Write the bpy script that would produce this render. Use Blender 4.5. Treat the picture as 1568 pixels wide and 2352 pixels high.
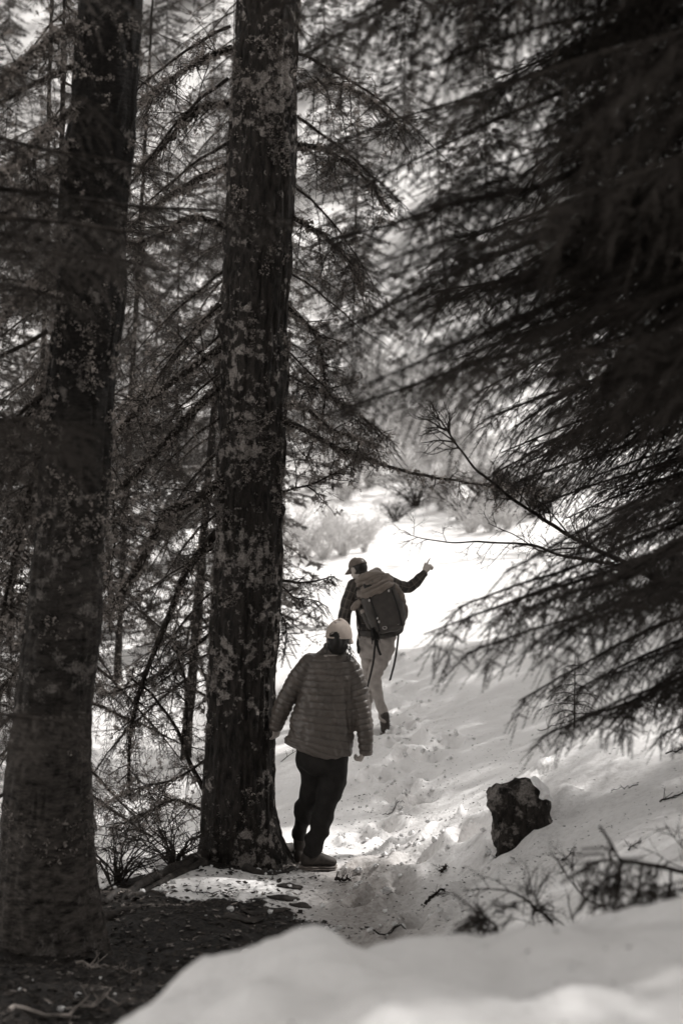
import bpy, math, random
import numpy as np
from mathutils import Vector, Matrix

scene = bpy.context.scene
for o in list(scene.objects):
    bpy.data.objects.remove(o)

# ------------------------------------------------------------------ camera
F = 3267.0                       # focal length in photo pixels (photo seen as 1568 x 2352)
PITCH = math.atan(176.0 / F)     # camera looks a little down
EYE = 2.9
cam_d = bpy.data.cameras.new("camera")
cam = bpy.data.objects.new("camera", cam_d)
scene.collection.objects.link(cam)
cam.location = (0, 0, EYE)
cam.rotation_euler = (math.pi / 2 - PITCH, 0, 0)
cam_d.sensor_fit = 'VERTICAL'
cam_d.sensor_height = 36.0
cam_d.lens = 36.0 * F / 2352.0
cam_d.clip_start = 0.05
cam_d.clip_end = 1200
cam_d.dof.use_dof = True
cam_d.dof.focus_distance = 10.3
cam_d.dof.aperture_fstop = 2.0
cam_d.dof.aperture_blades = 9
scene.camera = cam

# ------------------------------------------------------------------ world, sun, exposure
SUN_EL = math.radians(51)
SUN_AZ = math.radians(62)        # clockwise from +Y (towards +X): sun high on the right, a little ahead
world = bpy.data.worlds.new("World")
scene.world = world
world.use_nodes = True
nt = world.node_tree
nt.nodes.clear()
sky = nt.nodes.new('ShaderNodeTexSky')
sky.sky_type = 'NISHITA'
sky.sun_disc = False
sky.sun_elevation = SUN_EL
sky.sun_rotation = SUN_AZ
bw = nt.nodes.new('ShaderNodeRGBToBW')          # the photograph is a toned black-and-white print
tone = nt.nodes.new('ShaderNodeMix'); tone.data_type = 'RGBA'; tone.blend_type = 'MULTIPLY'
tone.inputs[0].default_value = 1.0
tone.inputs[7].default_value = (1.0, 0.97, 0.94, 1)
bg = nt.nodes.new('ShaderNodeBackground')
bg.inputs['Strength'].default_value = 0.15
wo = nt.nodes.new('ShaderNodeOutputWorld')
nt.links.new(sky.outputs[0], bw.inputs[0])
nt.links.new(bw.outputs[0], tone.inputs[6])
nt.links.new(tone.outputs[2], bg.inputs[0])
nt.links.new(bg.outputs[0], wo.inputs[0])

sun_d = bpy.data.lights.new("sun", 'SUN')
sun_d.energy = 2.0
sun_d.angle = math.radians(0.53)
sun_d.color = (1.0, 0.975, 0.95)
sun = bpy.data.objects.new("sun", sun_d)
scene.collection.objects.link(sun)
SUN_DIR = Vector((math.sin(SUN_AZ) * math.cos(SUN_EL), math.cos(SUN_AZ) * math.cos(SUN_EL), math.sin(SUN_EL)))
sun.rotation_euler = (-SUN_DIR).to_track_quat('-Z', 'Y').to_euler()
sun.location = (20, 10, 30)

scene.view_settings.view_transform = 'Standard'
scene.view_settings.look = 'None'
scene.view_settings.exposure = 1.2
scene.view_settings.gamma = 1.0
scene.view_settings.use_curve_mapping = False
scene.cycles.max_bounces = 6
scene.cycles.diffuse_bounces = 3
scene.cycles.glossy_bounces = 2
scene.cycles.transparent_max_bounces = 4
scene.cycles.use_adaptive_sampling = True
scene.cycles.adaptive_threshold = 0.02

# ------------------------------------------------------------------ helpers
def W(px, py, d):
    """the point at distance d ahead (along +Y) that the photo shows at (px, py)"""
    u = (px - 784.0) / F
    v = (1176.0 - py) / F
    dy = math.cos(PITCH) + math.sin(PITCH) * v
    dz = -math.sin(PITCH) + math.cos(PITCH) * v
    return np.array([u * d / dy, d, EYE + dz * d / dy])

def nrm(v):
    v = np.asarray(v, float)
    return v / max(1e-9, np.linalg.norm(v))

_t = np.random.RandomState(5).rand(64, 64, 64)
def vnoise(P, s=1.0, off=0.0):
    """value noise, P (n,3) -> 0..1"""
    Q = np.asarray(P, float) * s + off
    I = np.floor(Q).astype(int); f = Q - I
    f = f * f * (3 - 2 * f)
    I &= 63; J = (I + 1) & 63
    def c(a, b, d): return _t[a, b, d]
    x0, y0, z0 = I.T; x1, y1, z1 = J.T
    fx, fy, fz = f.T
    a = c(x0, y0, z0) * (1 - fx) + c(x1, y0, z0) * fx
    b = c(x0, y1, z0) * (1 - fx) + c(x1, y1, z0) * fx
    d = c(x0, y0, z1) * (1 - fx) + c(x1, y0, z1) * fx
    e = c(x0, y1, z1) * (1 - fx) + c(x1, y1, z1) * fx
    return (a * (1 - fy) + b * fy) * (1 - fz) + (d * (1 - fy) + e * fy) * fz

def fbm(P, s=1.0, octv=4, off=0.0, gain=0.5):
    r = 0; a = 1; t = 0
    for i in range(octv):
        r = r + a * vnoise(P, s * 2 ** i, off + 17.3 * i); t += a; a *= gain
    return r / t * 2 - 1

class MB:
    """collects triangles, builds ONE mesh"""
    def __init__(s): s.V = []; s.T = []; s.M = []; s.n = 0
    def add(s, V, T, m=0):
        V = np.asarray(V, float).reshape(-1, 3); T = np.asarray(T, int).reshape(-1, 3)
        s.V.append(V); s.T.append(T + s.n); s.M.append(np.full(len(T), m)); s.n += len(V)
        return s
    def arrays(s):
        return np.concatenate(s.V), np.concatenate(s.T), np.concatenate(s.M)

def mesh(name, V, T, mats, M=None, smooth=True):
    me = bpy.data.meshes.new(name)
    V = np.ascontiguousarray(V, dtype=np.float32); T = np.ascontiguousarray(T, dtype=np.int32)
    nt_, k = T.shape
    me.vertices.add(len(V)); me.vertices.foreach_set('co', V.ravel())
    me.loops.add(nt_ * k); me.loops.foreach_set('vertex_index', T.ravel())
    me.polygons.add(nt_)
    me.polygons.foreach_set('loop_start', np.arange(0, nt_ * k, k, dtype=np.int32))
    if M is not None: me.polygons.foreach_set('material_index', np.ascontiguousarray(M, dtype=np.int32))
    me.polygons.foreach_set('use_smooth', np.full(nt_, smooth, dtype=bool))
    me.update(calc_edges=True); me.validate()
    for m in (mats if isinstance(mats, (list, tuple)) else [mats]): me.materials.append(m)
    return me

def link(name, me, parent=None, loc=None):
    o = bpy.data.objects.new(name, me); scene.collection.objects.link(o)
    if parent is not None: o.parent = parent
    if loc is not None: o.location = loc
    return o

def tag(o, label=None, cat=None, group=None, kind=None):
    if label: o['label'] = label
    if cat: o['category'] = cat
    if group: o['group'] = group
    if kind: o['kind'] = kind
    return o

def thing(name, base, label, cat, group=None, rotz=0.0):
    o = bpy.data.objects.new(name, None); scene.collection.objects.link(o)
    o.empty_display_size = 0.2
    o.location = tuple(float(v) for v in base); o.rotation_euler = (0, 0, rotz)
    return tag(o, label, cat, group)

def frames(P):
    P = np.asarray(P, float)
    tg = np.gradient(P, axis=0); tg /= np.maximum(1e-9, np.linalg.norm(tg, axis=1))[:, None]
    up = np.array([0, 0, 1.0]) if abs(tg[0][2]) < 0.9 else np.array([0, 1.0, 0])
    S = []; s = np.cross(up, tg[0]); s /= np.linalg.norm(s)
    for t in tg:
        s = s - t * np.dot(s, t); s /= max(1e-9, np.linalg.norm(s)); S.append(s)
    S = np.array(S); U = np.cross(tg, S)
    return tg, S, U

def tube(P, R, n=6, cap=True):
    P = np.asarray(P, float); k = len(P)
    R = np.broadcast_to(np.asarray(R, float), (k,))
    tg, S, U = frames(P)
    a = np.linspace(0, 2 * np.pi, n, endpoint=False)
    V = P[:, None] + (S[:, None] * np.cos(a)[None, :, None] + U[:, None] * np.sin(a)[None, :, None]) * R[:, None, None]
    V = V.reshape(-1, 3)
    i = np.arange(k - 1)[:, None] * n; j = np.arange(n)[None]; j2 = (j + 1) % n
    A = (i + j).ravel(); B = (i + j2).ravel(); C = (i + n + j2).ravel(); D = (i + n + j).ravel()
    T = np.concatenate([np.stack([A, B, C], 1), np.stack([A, C, D], 1)])
    if cap:
        V = np.concatenate([V, P[:1], P[-1:]]); c0, c1 = k * n, k * n + 1
        j = np.arange(n); j2 = (j + 1) % n
        T = np.concatenate([T, np.stack([j2, j, np.full(n, c0)], 1), np.stack([(k - 1) * n + j, (k - 1) * n + j2, np.full(n, c1)], 1)])
    return V, T

def spline(P, n):
    """Catmull-Rom through P (rows may carry extra columns such as radius)"""
    P = np.asarray(P, float)
    Q = np.vstack([2 * P[0] - P[1], P, 2 * P[-1] - P[-2]])
    out = []
    m = len(P) - 1
    for t in np.linspace(0, m - 1e-6, n):
        i = int(t); f = t - i
        a, b, c, d = Q[i], Q[i + 1], Q[i + 2], Q[i + 3]
        out.append(0.5 * ((2 * b) + (c - a) * f + (2 * a - 5 * b + 4 * c - d) * f * f + (3 * b - a - 3 * c + d) * f ** 3))
    return np.array(out)

def inst(V, T, Rm, O):
    """copies of template V,T with matrices Rm (k,3,3) (columns = axes, scaled) and offsets O (k,3)"""
    k = len(O)
    VV = np.einsum('kij,nj->kni', Rm, V) + O[:, None]
    TT = T[None] + (np.arange(k) * len(V))[:, None, None]
    return VV.reshape(-1, 3), TT.reshape(-1, 3)

# ------------------------------------------------------------------ materials
def new_mat(name):
    m = bpy.data.materials.new(name); m.use_nodes = True
    nt = m.node_tree; b = nt.nodes['Principled BSDF']
    return m, nt, b

def grey(v, warm=1.0):
    """a toned grey, as the toned print gives it"""
    return (v, v * (1 - 0.11 * warm), v * (1 - 0.19 * warm), 1)

def noise_mat(name, lo, hi, scale=20, rough=0.8, bump=0.0, bscale=None, detail=6, warm=1.0, dist=0.01, spec=0.3, stretch=None, ramp=(0.35, 0.65)):
    m, nt, b = new_mat(name)
    tc = nt.nodes.new('ShaderNodeTexCoord')
    mp = nt.nodes.new('ShaderNodeMapping'); nt.links.new(tc.outputs['Object'], mp.inputs[0])
    if stretch: mp.inputs['Scale'].default_value = stretch
    n = nt.nodes.new('ShaderNodeTexNoise'); n.inputs['Scale'].default_value = scale; n.inputs['Detail'].default_value = detail
    nt.links.new(mp.outputs[0], n.inputs['Vector'])
    r = nt.nodes.new('ShaderNodeValToRGB')
    r.color_ramp.elements[0].position = ramp[0]; r.color_ramp.elements[0].color = grey(lo, warm)
    r.color_ramp.elements[1].position = ramp[1]; r.color_ramp.elements[1].color = grey(hi, warm)
    nt.links.new(n.outputs[0], r.inputs[0]); nt.links.new(r.outputs[0], b.inputs['Base Color'])
    b.inputs['Roughness'].default_value = rough
    b.inputs['Specular IOR Level'].default_value = spec
    if bump:
        n2 = nt.nodes.new('ShaderNodeTexNoise'); n2.inputs['Scale'].default_value = bscale or scale * 2; n2.inputs['Detail'].default_value = 5
        nt.links.new(mp.outputs[0], n2.inputs['Vector'])
        bp = nt.nodes.new('ShaderNodeBump'); bp.inputs['Strength'].default_value = bump; bp.inputs['Distance'].default_value = dist
        nt.links.new(n2.outputs[0], bp.inputs['Height']); nt.links.new(bp.outputs[0], b.inputs['Normal'])
    return m

def ground_mat():
    m, nt, b = new_mat("snow_and_soil")
    tc = nt.nodes.new('ShaderNodeTexCoord')
    N = nt.nodes.new; L = nt.links.new
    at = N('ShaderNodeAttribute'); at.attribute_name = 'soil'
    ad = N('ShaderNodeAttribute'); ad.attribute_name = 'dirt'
    n1 = N('ShaderNodeTexNoise'); n1.inputs['Scale'].default_value = 5.5; n1.inputs['Detail'].default_value = 8; n1.inputs['Roughness'].default_value = 0.65
    L(tc.outputs['Object'], n1.inputs['Vector'])
    # soil mask = soil attribute broken up by noise
    a1 = N('ShaderNodeMath'); a1.operation = 'ADD'; L(at.outputs['Fac'], a1.inputs[0])
    s1 = N('ShaderNodeMath'); s1.operation = 'MULTIPLY_ADD'; s1.inputs[1].default_value = 1.9; s1.inputs[2].default_value = -0.95
    L(n1.outputs[0], s1.inputs[0]); L(s1.outputs[0], a1.inputs[1])
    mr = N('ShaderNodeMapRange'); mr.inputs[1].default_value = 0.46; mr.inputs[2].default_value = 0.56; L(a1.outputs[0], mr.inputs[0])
    # snow colour
    n2 = N('ShaderNodeTexNoise'); n2.inputs['Scale'].default_value = 3.0; n2.inputs['Detail'].default_value = 7; n2.inputs['Roughness'].default_value = 0.6; L(tc.outputs['Object'], n2.inputs['Vector'])
    r2 = N('ShaderNodeValToRGB'); r2.color_ramp.elements[0].position = 0.3; r2.color_ramp.elements[0].color = grey(0.80, .2)
    r2.color_ramp.elements[1].position = 0.7; r2.color_ramp.elements[1].color = grey(0.90, .14); L(n2.outputs[0], r2.inputs[0])
    # fine dirty specks (needles and bark crumbs pressed in the snow)
    v = N('ShaderNodeTexNoise'); v.inputs['Scale'].default_value = 26; v.inputs['Detail'].default_value = 5; v.inputs['Roughness'].default_value = 0.7; L(tc.outputs['Object'], v.inputs['Vector'])
    d1 = N('ShaderNodeMath'); d1.operation = 'MULTIPLY_ADD'; L(v.outputs[0], d1.inputs[0]); d1.inputs[1].default_value = 0.9; d1.inputs[2].default_value = -0.45
    d2 = N('ShaderNodeMath'); d2.operation = 'ADD'; L(d1.outputs[0], d2.inputs[0]); L(ad.outputs['Fac'], d2.inputs[1])
    d3 = N('ShaderNodeMapRange'); d3.inputs[1].default_value = 0.18; d3.inputs[2].default_value = 0.95; d3.inputs[4].default_value = 0.8; L(d2.outputs[0], d3.inputs[0])
    mx = N('ShaderNodeMix'); mx.data_type = 'RGBA'; L(d3.outputs[0], mx.inputs[0]); L(r2.outputs[0], mx.inputs[6]); mx.inputs[7].default_value = grey(0.16, 1.6)
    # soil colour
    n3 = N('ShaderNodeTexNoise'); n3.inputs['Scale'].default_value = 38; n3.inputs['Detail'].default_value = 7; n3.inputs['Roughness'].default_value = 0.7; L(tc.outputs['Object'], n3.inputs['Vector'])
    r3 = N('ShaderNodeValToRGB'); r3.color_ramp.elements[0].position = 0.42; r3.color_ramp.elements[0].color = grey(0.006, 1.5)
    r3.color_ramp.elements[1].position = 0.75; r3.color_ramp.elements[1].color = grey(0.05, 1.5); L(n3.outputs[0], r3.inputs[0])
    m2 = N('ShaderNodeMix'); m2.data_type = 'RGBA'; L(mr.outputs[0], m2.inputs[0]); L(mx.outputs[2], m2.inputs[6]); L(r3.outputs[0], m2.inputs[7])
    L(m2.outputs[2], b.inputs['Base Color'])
    b.inputs['Roughness'].default_value = 0.62; b.inputs['Specular IOR Level'].default_value = 0.25
    b.inputs['Subsurface Weight'].default_value = 0.0
    nb = N('ShaderNodeTexNoise'); nb.inputs['Scale'].default_value = 22; nb.inputs['Detail'].default_value = 8; nb.inputs['Roughness'].default_value = 0.6; L(tc.outputs['Object'], nb.inputs['Vector'])
    bp = N('ShaderNodeBump'); bp.inputs['Strength'].default_value = 0.55; bp.inputs['Distance'].default_value = 0.03
    L(nb.outputs[0], bp.inputs['Height']); L(bp.outputs[0], b.inputs['Normal'])
    return m

def bark_mat(name, lo, mid, hi, patch=0.55, pscale=14, horiz=False, low=0):
    """dark fissured bark with pale crusty lichen"""
    m, nt, b = new_mat(name); N = nt.nodes.new; L = nt.links.new
    tc = N('ShaderNodeTexCoord')
    mp = N('ShaderNodeMapping'); mp.inputs['Scale'].default_value = (1, 1, 0.28) if not horiz else (1, 1, 2.6); L(tc.outputs['Object'], mp.inputs[0])
    n1 = N('ShaderNodeTexNoise'); n1.inputs['Scale'].default_value = 34; n1.inputs['Detail'].default_value = 8; n1.inputs['Roughness'].default_value = 0.7; L(mp.outputs[0], n1.inputs['Vector'])
    r1 = N('ShaderNodeValToRGB'); e = r1.color_ramp.elements; e[0].position = 0.38; e[0].color = grey(lo, 1.4); e[1].position = 0.68; e[1].color = grey(mid, 1.3); L(n1.outputs[0], r1.inputs[0])
    src = r1.outputs[0]
    if low:      # smooth pale bark with dark lenticel streaks on the lowest part of the trunk
        mp2 = N('ShaderNodeMapping'); mp2.inputs['Scale'].default_value = (1, 1, 2.6); L(tc.outputs['Object'], mp2.inputs[0])
        nl = N('ShaderNodeTexNoise'); nl.inputs['Scale'].default_value = 13; nl.inputs['Detail'].default_value = 10; nl.inputs['Roughness'].default_value = .72; L(mp2.outputs[0], nl.inputs['Vector'])
        rl = N('ShaderNodeValToRGB'); e = rl.color_ramp.elements; e[0].position = 0.36; e[0].color = grey(.01, 1.4); e[1].position = 0.72; e[1].color = grey(low, 1.1); L(nl.outputs[0], rl.inputs[0])
        sz = N('ShaderNodeSeparateXYZ'); L(tc.outputs['Object'], sz.inputs[0])
        wz = N('ShaderNodeMapRange'); wz.inputs[1].default_value = 2.6; wz.inputs[2].default_value = .4; wn = N('ShaderNodeTexNoise'); wn.inputs['Scale'].default_value = 4; wn.inputs['Detail'].default_value = 6; L(tc.outputs['Object'], wn.inputs['Vector']); wm = N('ShaderNodeMath'); wm.operation = 'MULTIPLY_ADD'; L(wn.outputs[0], wm.inputs[0]); wm.inputs[1].default_value = 4.0; L(sz.outputs[2], wm.inputs[2]); ws = N('ShaderNodeMath'); ws.operation = 'SUBTRACT'; L(wm.outputs[0], ws.inputs[0]); ws.inputs[1].default_value = 1.9; L(ws.outputs[0], wz.inputs[0])
        ml = N('ShaderNodeMix'); ml.data_type = 'RGBA'; L(wz.outputs[0], ml.inputs[0]); L(src, ml.inputs[6]); L(rl.outputs[0], ml.inputs[7]); src = ml.outputs[2]
    n2 = N('ShaderNodeTexNoise'); n2.inputs['Scale'].default_value = pscale; n2.inputs['Detail'].default_value = 9; n2.inputs['Roughness'].default_value = 0.68; L(tc.outputs['Object'], n2.inputs['Vector'])
    n3 = N('ShaderNodeTexNoise'); n3.inputs['Scale'].default_value = 1.7; n3.inputs['Detail'].default_value = 3; L(tc.outputs['Object'], n3.inputs['Vector'])
    a = N('ShaderNodeMath'); a.operation = 'MULTIPLY_ADD'; L(n3.outputs[0], a.inputs[0]); a.inputs[1].default_value = 0.55; L(n2.outputs[0], a.inputs[2])
    mr = N('ShaderNodeMapRange'); mr.inputs[1].default_value = patch + 0.26; mr.inputs[2].default_value = patch + 0.33; L(a.outputs[0], mr.inputs[0])
    n4 = N('ShaderNodeTexNoise'); n4.inputs['Scale'].default_value = 90; n4.inputs['Detail'].default_value = 4; L(tc.outputs['Object'], n4.inputs['Vector'])
    r4 = N('ShaderNodeValToRGB'); e = r4.color_ramp.elements; e[0].position = 0.35; e[0].color = grey(hi * .45, 1.0); e[1].position = 0.65; e[1].color = grey(hi, .8); L(n4.outputs[0], r4.inputs[0])
    mx = N('ShaderNodeMix'); mx.data_type = 'RGBA'; L(mr.outputs[0], mx.inputs[0]); L(src, mx.inputs[6]); L(r4.outputs[0], mx.inputs[7])
    L(mx.outputs[2], b.inputs['Base Color'])
    b.inputs['Roughness'].default_value = 0.85; b.inputs['Specular IOR Level'].default_value = 0.2
    ad = N('ShaderNodeMath'); ad.operation = 'MULTIPLY_ADD'; L(mr.outputs[0], ad.inputs[0]); ad.inputs[1].default_value = 0.25; L(n1.outputs[0], ad.inputs[2])
    bp = N('ShaderNodeBump'); bp.inputs['Strength'].default_value = 0.9; bp.inputs['Distance'].default_value = 0.02
    L(ad.outputs[0], bp.inputs['Height']); L(bp.outputs[0], b.inputs['Normal'])
    return m

M_ground = ground_mat()
M_bark = bark_mat("fissured_bark", 0.007, 0.045, 0.32, 0.555)
M_bark2 = bark_mat("streaked_bark", 0.004, 0.022, 0.20, 0.585, 11, True, low=.17)
M_twig = noise_mat("dark_twig", 0.010, 0.040, 30, 0.85, warm=1.4, spec=.1)
M_twig_pale = noise_mat("pale_twig", 0.40, 0.62, 30, 0.8, warm=.2)
M_needle = noise_mat("dark_needles", 0.034, 0.050, 6, 0.8, warm=1.2, spec=0.05)
M_needle2 = noise_mat("far_needles", 0.045, 0.11, 1.5, 0.6, warm=1.0, spec=0.3)
M_lichen = noise_mat("pale_lichen", 0.11, 0.32, 12, 0.9, warm=1.0)
M_snow = noise_mat("clean_snow", 0.80, 0.90, 6, 0.6, 0.4, 25, warm=.1)
M_rock = bark_mat("mossy_rock", 0.010, 0.05, 0.26, 0.475, 7, False)
M_root = noise_mat("wet_root", 0.015, 0.05, 25, 0.7, 0.6, 40, warm=1.4)

# ------------------------------------------------------------------ the ground: one snow-covered sheet
CP = []
def cw(*a):
    for p in a: CP.append(p)
def cpx(*a):
    for (px, py, d) in a: CP.append(tuple(W(px, py, d)))
cw((0,0,1.6),(-3,0,1.2),(3,0,2.2),(0,1.5,1.84),(-1.4,2.4,1.2),(-2.5,4,.8),(0.,4,1.25),(0.2,5,.8),(0.1,6.2,.42),(-.6,4,1.05),
   (1.2,4,1.5),(1.3,5,1.15),(2.5,3,2.4),(1.2,2.2,2.02),(.2,2.3,1.93),(-.8,3.4,1.15))
cpx((560,2222,3.0),(740,2128,2.9),(980,2225,2.9),(1200,2170,3.0),(1568,2080,3.3),(350,2300,3.0),(860,2200,2.9))
cpx((100,2352,5.2),(450,2260,6.2),(0,2250,6.0),(300,2150,7.2),(600,2100,7.8),(250,2080,7.9),(460,1968,9.3),(650,2000,9.2),(380,2020,8.6))
cpx((700,2050,8.7),(900,2000,9.0),(850,2100,8.0),(1000,2080,7.7),(1125,1985,8.4),(1260,1860,8.7),(1050,2000,8.6))
cpx((1240,1765,9.5),(1400,1690,9.8),(1060,1885,9.9),(900,1938,9.9),(760,1955,10.0),(1150,1830,9.7))
cw((.85,11.0,.05),(1.9,11.3,.5),(1.5,10.6,.45),(2.6,10.6,1.05))
cpx((1000,1700,13.2),(850,1690,14),(1200,1600,14.5),(1450,1600,12.5),(1568,1560,12),(1568,1850,7.4),(1400,1900,7.2),(1250,2050,6.8),(1450,2070,6.0),(1568,1720,9.2))
cpx((750,1840,12),(900,1850,11.3),(700,1750,13))
cpx((350,1900,13),(350,1700,18),(100,1700,18))
cw((-3,10.5,-.55),(-5,10,-1.1),(-1.8,10.2,-.2))
cpx((1000,1500,19),(1200,1450,21),(700,1500,20),(900,1335,30),(1100,1315,31),(1250,1262,35),(1450,1300,28),(750,1310,32),(1000,1258,38))
cpx((900,1185,46),(700,1175,46),(1150,1200,42),(400,1250,40))
cw((0,60,3),(-20,60,2),(20,60,5.5),(0,80,15),(30,40,7),(-30,40,-1),(-30,80,13),(30,80,19),(0,120,50),(60,120,50),(-60,120,50),(60,40,15),(-60,40,3),
   (15,15,5),(8,8,2.9),(9,20,2.6),(-15,15,-2.8),(-10,3,-.4),(10,-10,3),(-10,-10,1),(0,-60,2),(60,-60,6),(-60,-60,0),(0,180,80),(90,180,80),(-90,180,80),(150,60,30),(-150,60,0),(5,5.5,2.4),(4,9,1.7))
CP = np.array(CP, float)
_c = 0.9
def _phi(A, B):
    d2 = ((A[:, None, :2] - B[None, :, :2]) ** 2).sum(-1)
    return np.sqrt(d2 + _c * _c)
_n = len(CP)
_A = np.zeros((_n + 3, _n + 3)); _A[:_n, :_n] = _phi(CP, CP) - 0 * np.eye(_n)
_A[:_n, :_n] -= np.eye(_n) * 0.03
_A[:_n, _n] = 1; _A[:_n, _n + 1:] = CP[:, :2]; _A[_n, :_n] = 1; _A[_n + 1:, :_n] = CP[:, :2].T
_w = np.linalg.solve(_A, np.concatenate([CP[:, 2], [0, 0, 0]]))
def ground0(XY):
    XY = np.asarray(XY, float).reshape(-1, 2); out = np.empty(len(XY))
    for i in range(0, len(XY), 20000):
        q = XY[i:i + 20000]; out[i:i + 20000] = _phi(q, CP) @ _w[:_n] + _w[_n] + q @ _w[_n + 1:]
    return out

# footprints along the trail (x, y, size, depth)
_r = np.random.RandomState(3)
FP = []
for (x, y) in [(.10, 8.3), (.30, 8.7), (.25, 9.3), (.52, 9.0), (.42, 9.9), (.15, 10.4), (.35, 10.9), (.62, 11.2), (.40, 11.7), (.66, 12.0), (.75, 12.5), (.52, 12.6),
               (.62, 13.1), (.80, 13.3), (.55, 13.6), (.45, 14.1), (.72, 14.3), (.5, 14.9), (.7, 15.6), (.45, 16.3), (.62, 17.2), (.4, 18.0), (.6, 19),
               (.95, 8.6), (.72, 8.1), (.5, 7.6), (.3, 7.3), (.85, 9.25), (1.0, 12.9), (.3, 12.3)]:
    for k in range(2):
        FP.append((x + _r.uniform(-.1, .1), y + _r.uniform(-.15, .15), _r.uniform(.07, .13), _r.uniform(.05, .10)))

LUMPS = [(*W(745, 0, 2.9)[:2], .085, .035), (*W(985, 0, 2.9)[:2], .10, -.05), (*W(560, 0, 2.9)[:2], .16, .02), (*W(330, 0, 2.95)[:2], .2, .045), (*W(1250, 0, 3.0)[:2], .16, .01), (*W(1500, 0, 3.2)[:2], .24, .035), (*W(1720, 0, 3.2)[:2], .4, .03), (*W(1330, 0, 2.6)[:2], .09, -.03), (*W(1000, 0, 2.5)[:2], .10, .03), (*W(620, 0, 2.55)[:2], .08, .02), (*W(860, 0, 2.45)[:2], .09, .02), (*W(1305, 0, 8.75)[:2], .13, .13), (*W(1255, 0, 8.35)[:2], .10, .06), (*W(1120, 0, 8.5)[:2], .10, -.06), (*W(1110, 0, 2.9)[:2], .20, -.055), (*W(880, 0, 2.9)[:2], .07, -.03), (*W(1245, 0, 8.15)[:2], .09, .05), (*W(1210, 0, 3.0)[:2], .17, -.05), (*W(970, 0, 2.9)[:2], .08, -.03)]
LIP = [tuple(W(*p)[:2]) for p in ((800, 1950, 9.95), (900, 1938, 9.95), (1060, 1885, 9.95), (1150, 1830, 9.8), (1240, 1765, 9.6), (1400, 1690, 9.8), (1620, 1600, 10.2))]
def ground(XY, fine=True):
    XY = np.asarray(XY, float).reshape(-1, 2)
    z = ground0(XY)
    P = np.column_stack([XY, np.zeros(len(XY))])
    x, y = XY.T
    dist = np.hypot(x, y)
    z = z + fbm(P, 0.55, 3, 3.1) * 0.10 * np.clip((dist - 10) / 12, 0, 1)
    z = z + fbm(P, 0.12, 4, 9.1) * 1.6 * np.clip((dist - 48) / 40, 0, 1)
    # lumpy, thawed near bank
    near = np.exp(-((y - 2.6) / 1.6) ** 2)
    z = z + near * (fbm(P, 1.7, 2, 2.2) * 0.08 + fbm(P, 4.3, 2, 6.2) * 0.075 + fbm(P, 11, 3, 1.2) * 0.034 - .035)
    for (lx, ly, ls, lh) in LUMPS:
        z = z + lh * np.exp(-(((x - lx) / ls) ** 2 + ((y - ly) / (ls * 1.3)) ** 2))
    # diagonal melt ripples on the right bank
    bank = np.clip((x - .3) / .6, 0, 1) * np.clip((11 - y) / 2, 0, 1) * np.clip((y - 3.8) / 1.5, 0, 1)
    Q = np.column_stack([(x * .8 - y * .35) * 1.2, (x * .35 + y * .8) * 4.5, np.zeros(len(x))])
    z = z + bank * fbm(Q, 1.0, 3, 5.0) * 0.045
    mid = np.clip((y - 10) / 1.5, 0, 1) * np.clip((26 - y) / 6, 0, 1) * np.clip((x + .6) / .8, 0, 1)
    z = z + mid * fbm(P, 5.5, 3, 7.0) * 0.020
    # the lip of the bank that curves up from the trail past the rock
    for i in range(len(LIP) - 1):
        ax_, ay_ = LIP[i]; bx_, by_ = LIP[i + 1]; L2 = (bx_ - ax_) ** 2 + (by_ - ay_) ** 2
        tt = ((x - ax_) * (bx_ - ax_) + (y - ay_) * (by_ - ay_)) / L2
        k = (tt >= 0) & (tt < 1); dd = np.abs((x - ax_) * (by_ - ay_) - (y - ay_) * (bx_ - ax_)) / math.sqrt(L2)
        z = z + k * .055 * np.exp(-(dd / .16) ** 2) * (min(1, i + .0) if i else tt)
    # wind-rolled drifts in the clearing
    Q = np.column_stack([x * .35 + y * .05, y * .55, np.zeros(len(x))])
    z = z + np.clip((y - 18) / 6, 0, 1) * np.clip((48 - y) / 8, 0, 1) * fbm(Q, 1.0, 3, 1.0) * 0.22
    # trodden trail: rough and crumbly
    cx = np.interp(y, [6.5, 8, 9.5, 11, 13, 16, 20, 26], [.35, .35, .25, .38, .62, .55, .5, .9])
    tr = np.exp(-((x - cx) / .42) ** 2) * np.clip((y - 6.6) / 1.0, 0, 1) * np.clip((24 - y) / 6, 0, 1)
    z = z - tr * 0.05 + tr * (fbm(P, 6.5, 4, 4.0) * 0.050 + fbm(P, 2.2, 2, 14.0) * 0.05)
    for (fx, fy, s, dp) in FP:
        r2 = ((x - fx) / s) ** 2 + ((y - fy) / (s * 1.5)) ** 2
        k = r2 < 12
        z[k] += -dp * np.exp(-r2[k] ** 1.5) + dp * .5 * np.exp(-(np.sqrt(r2[k]) - 1.5) ** 2 * 5)
    # crumbly soil under the two trees
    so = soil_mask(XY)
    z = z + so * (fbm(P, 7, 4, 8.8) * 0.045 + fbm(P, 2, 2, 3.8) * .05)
    return z

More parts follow.
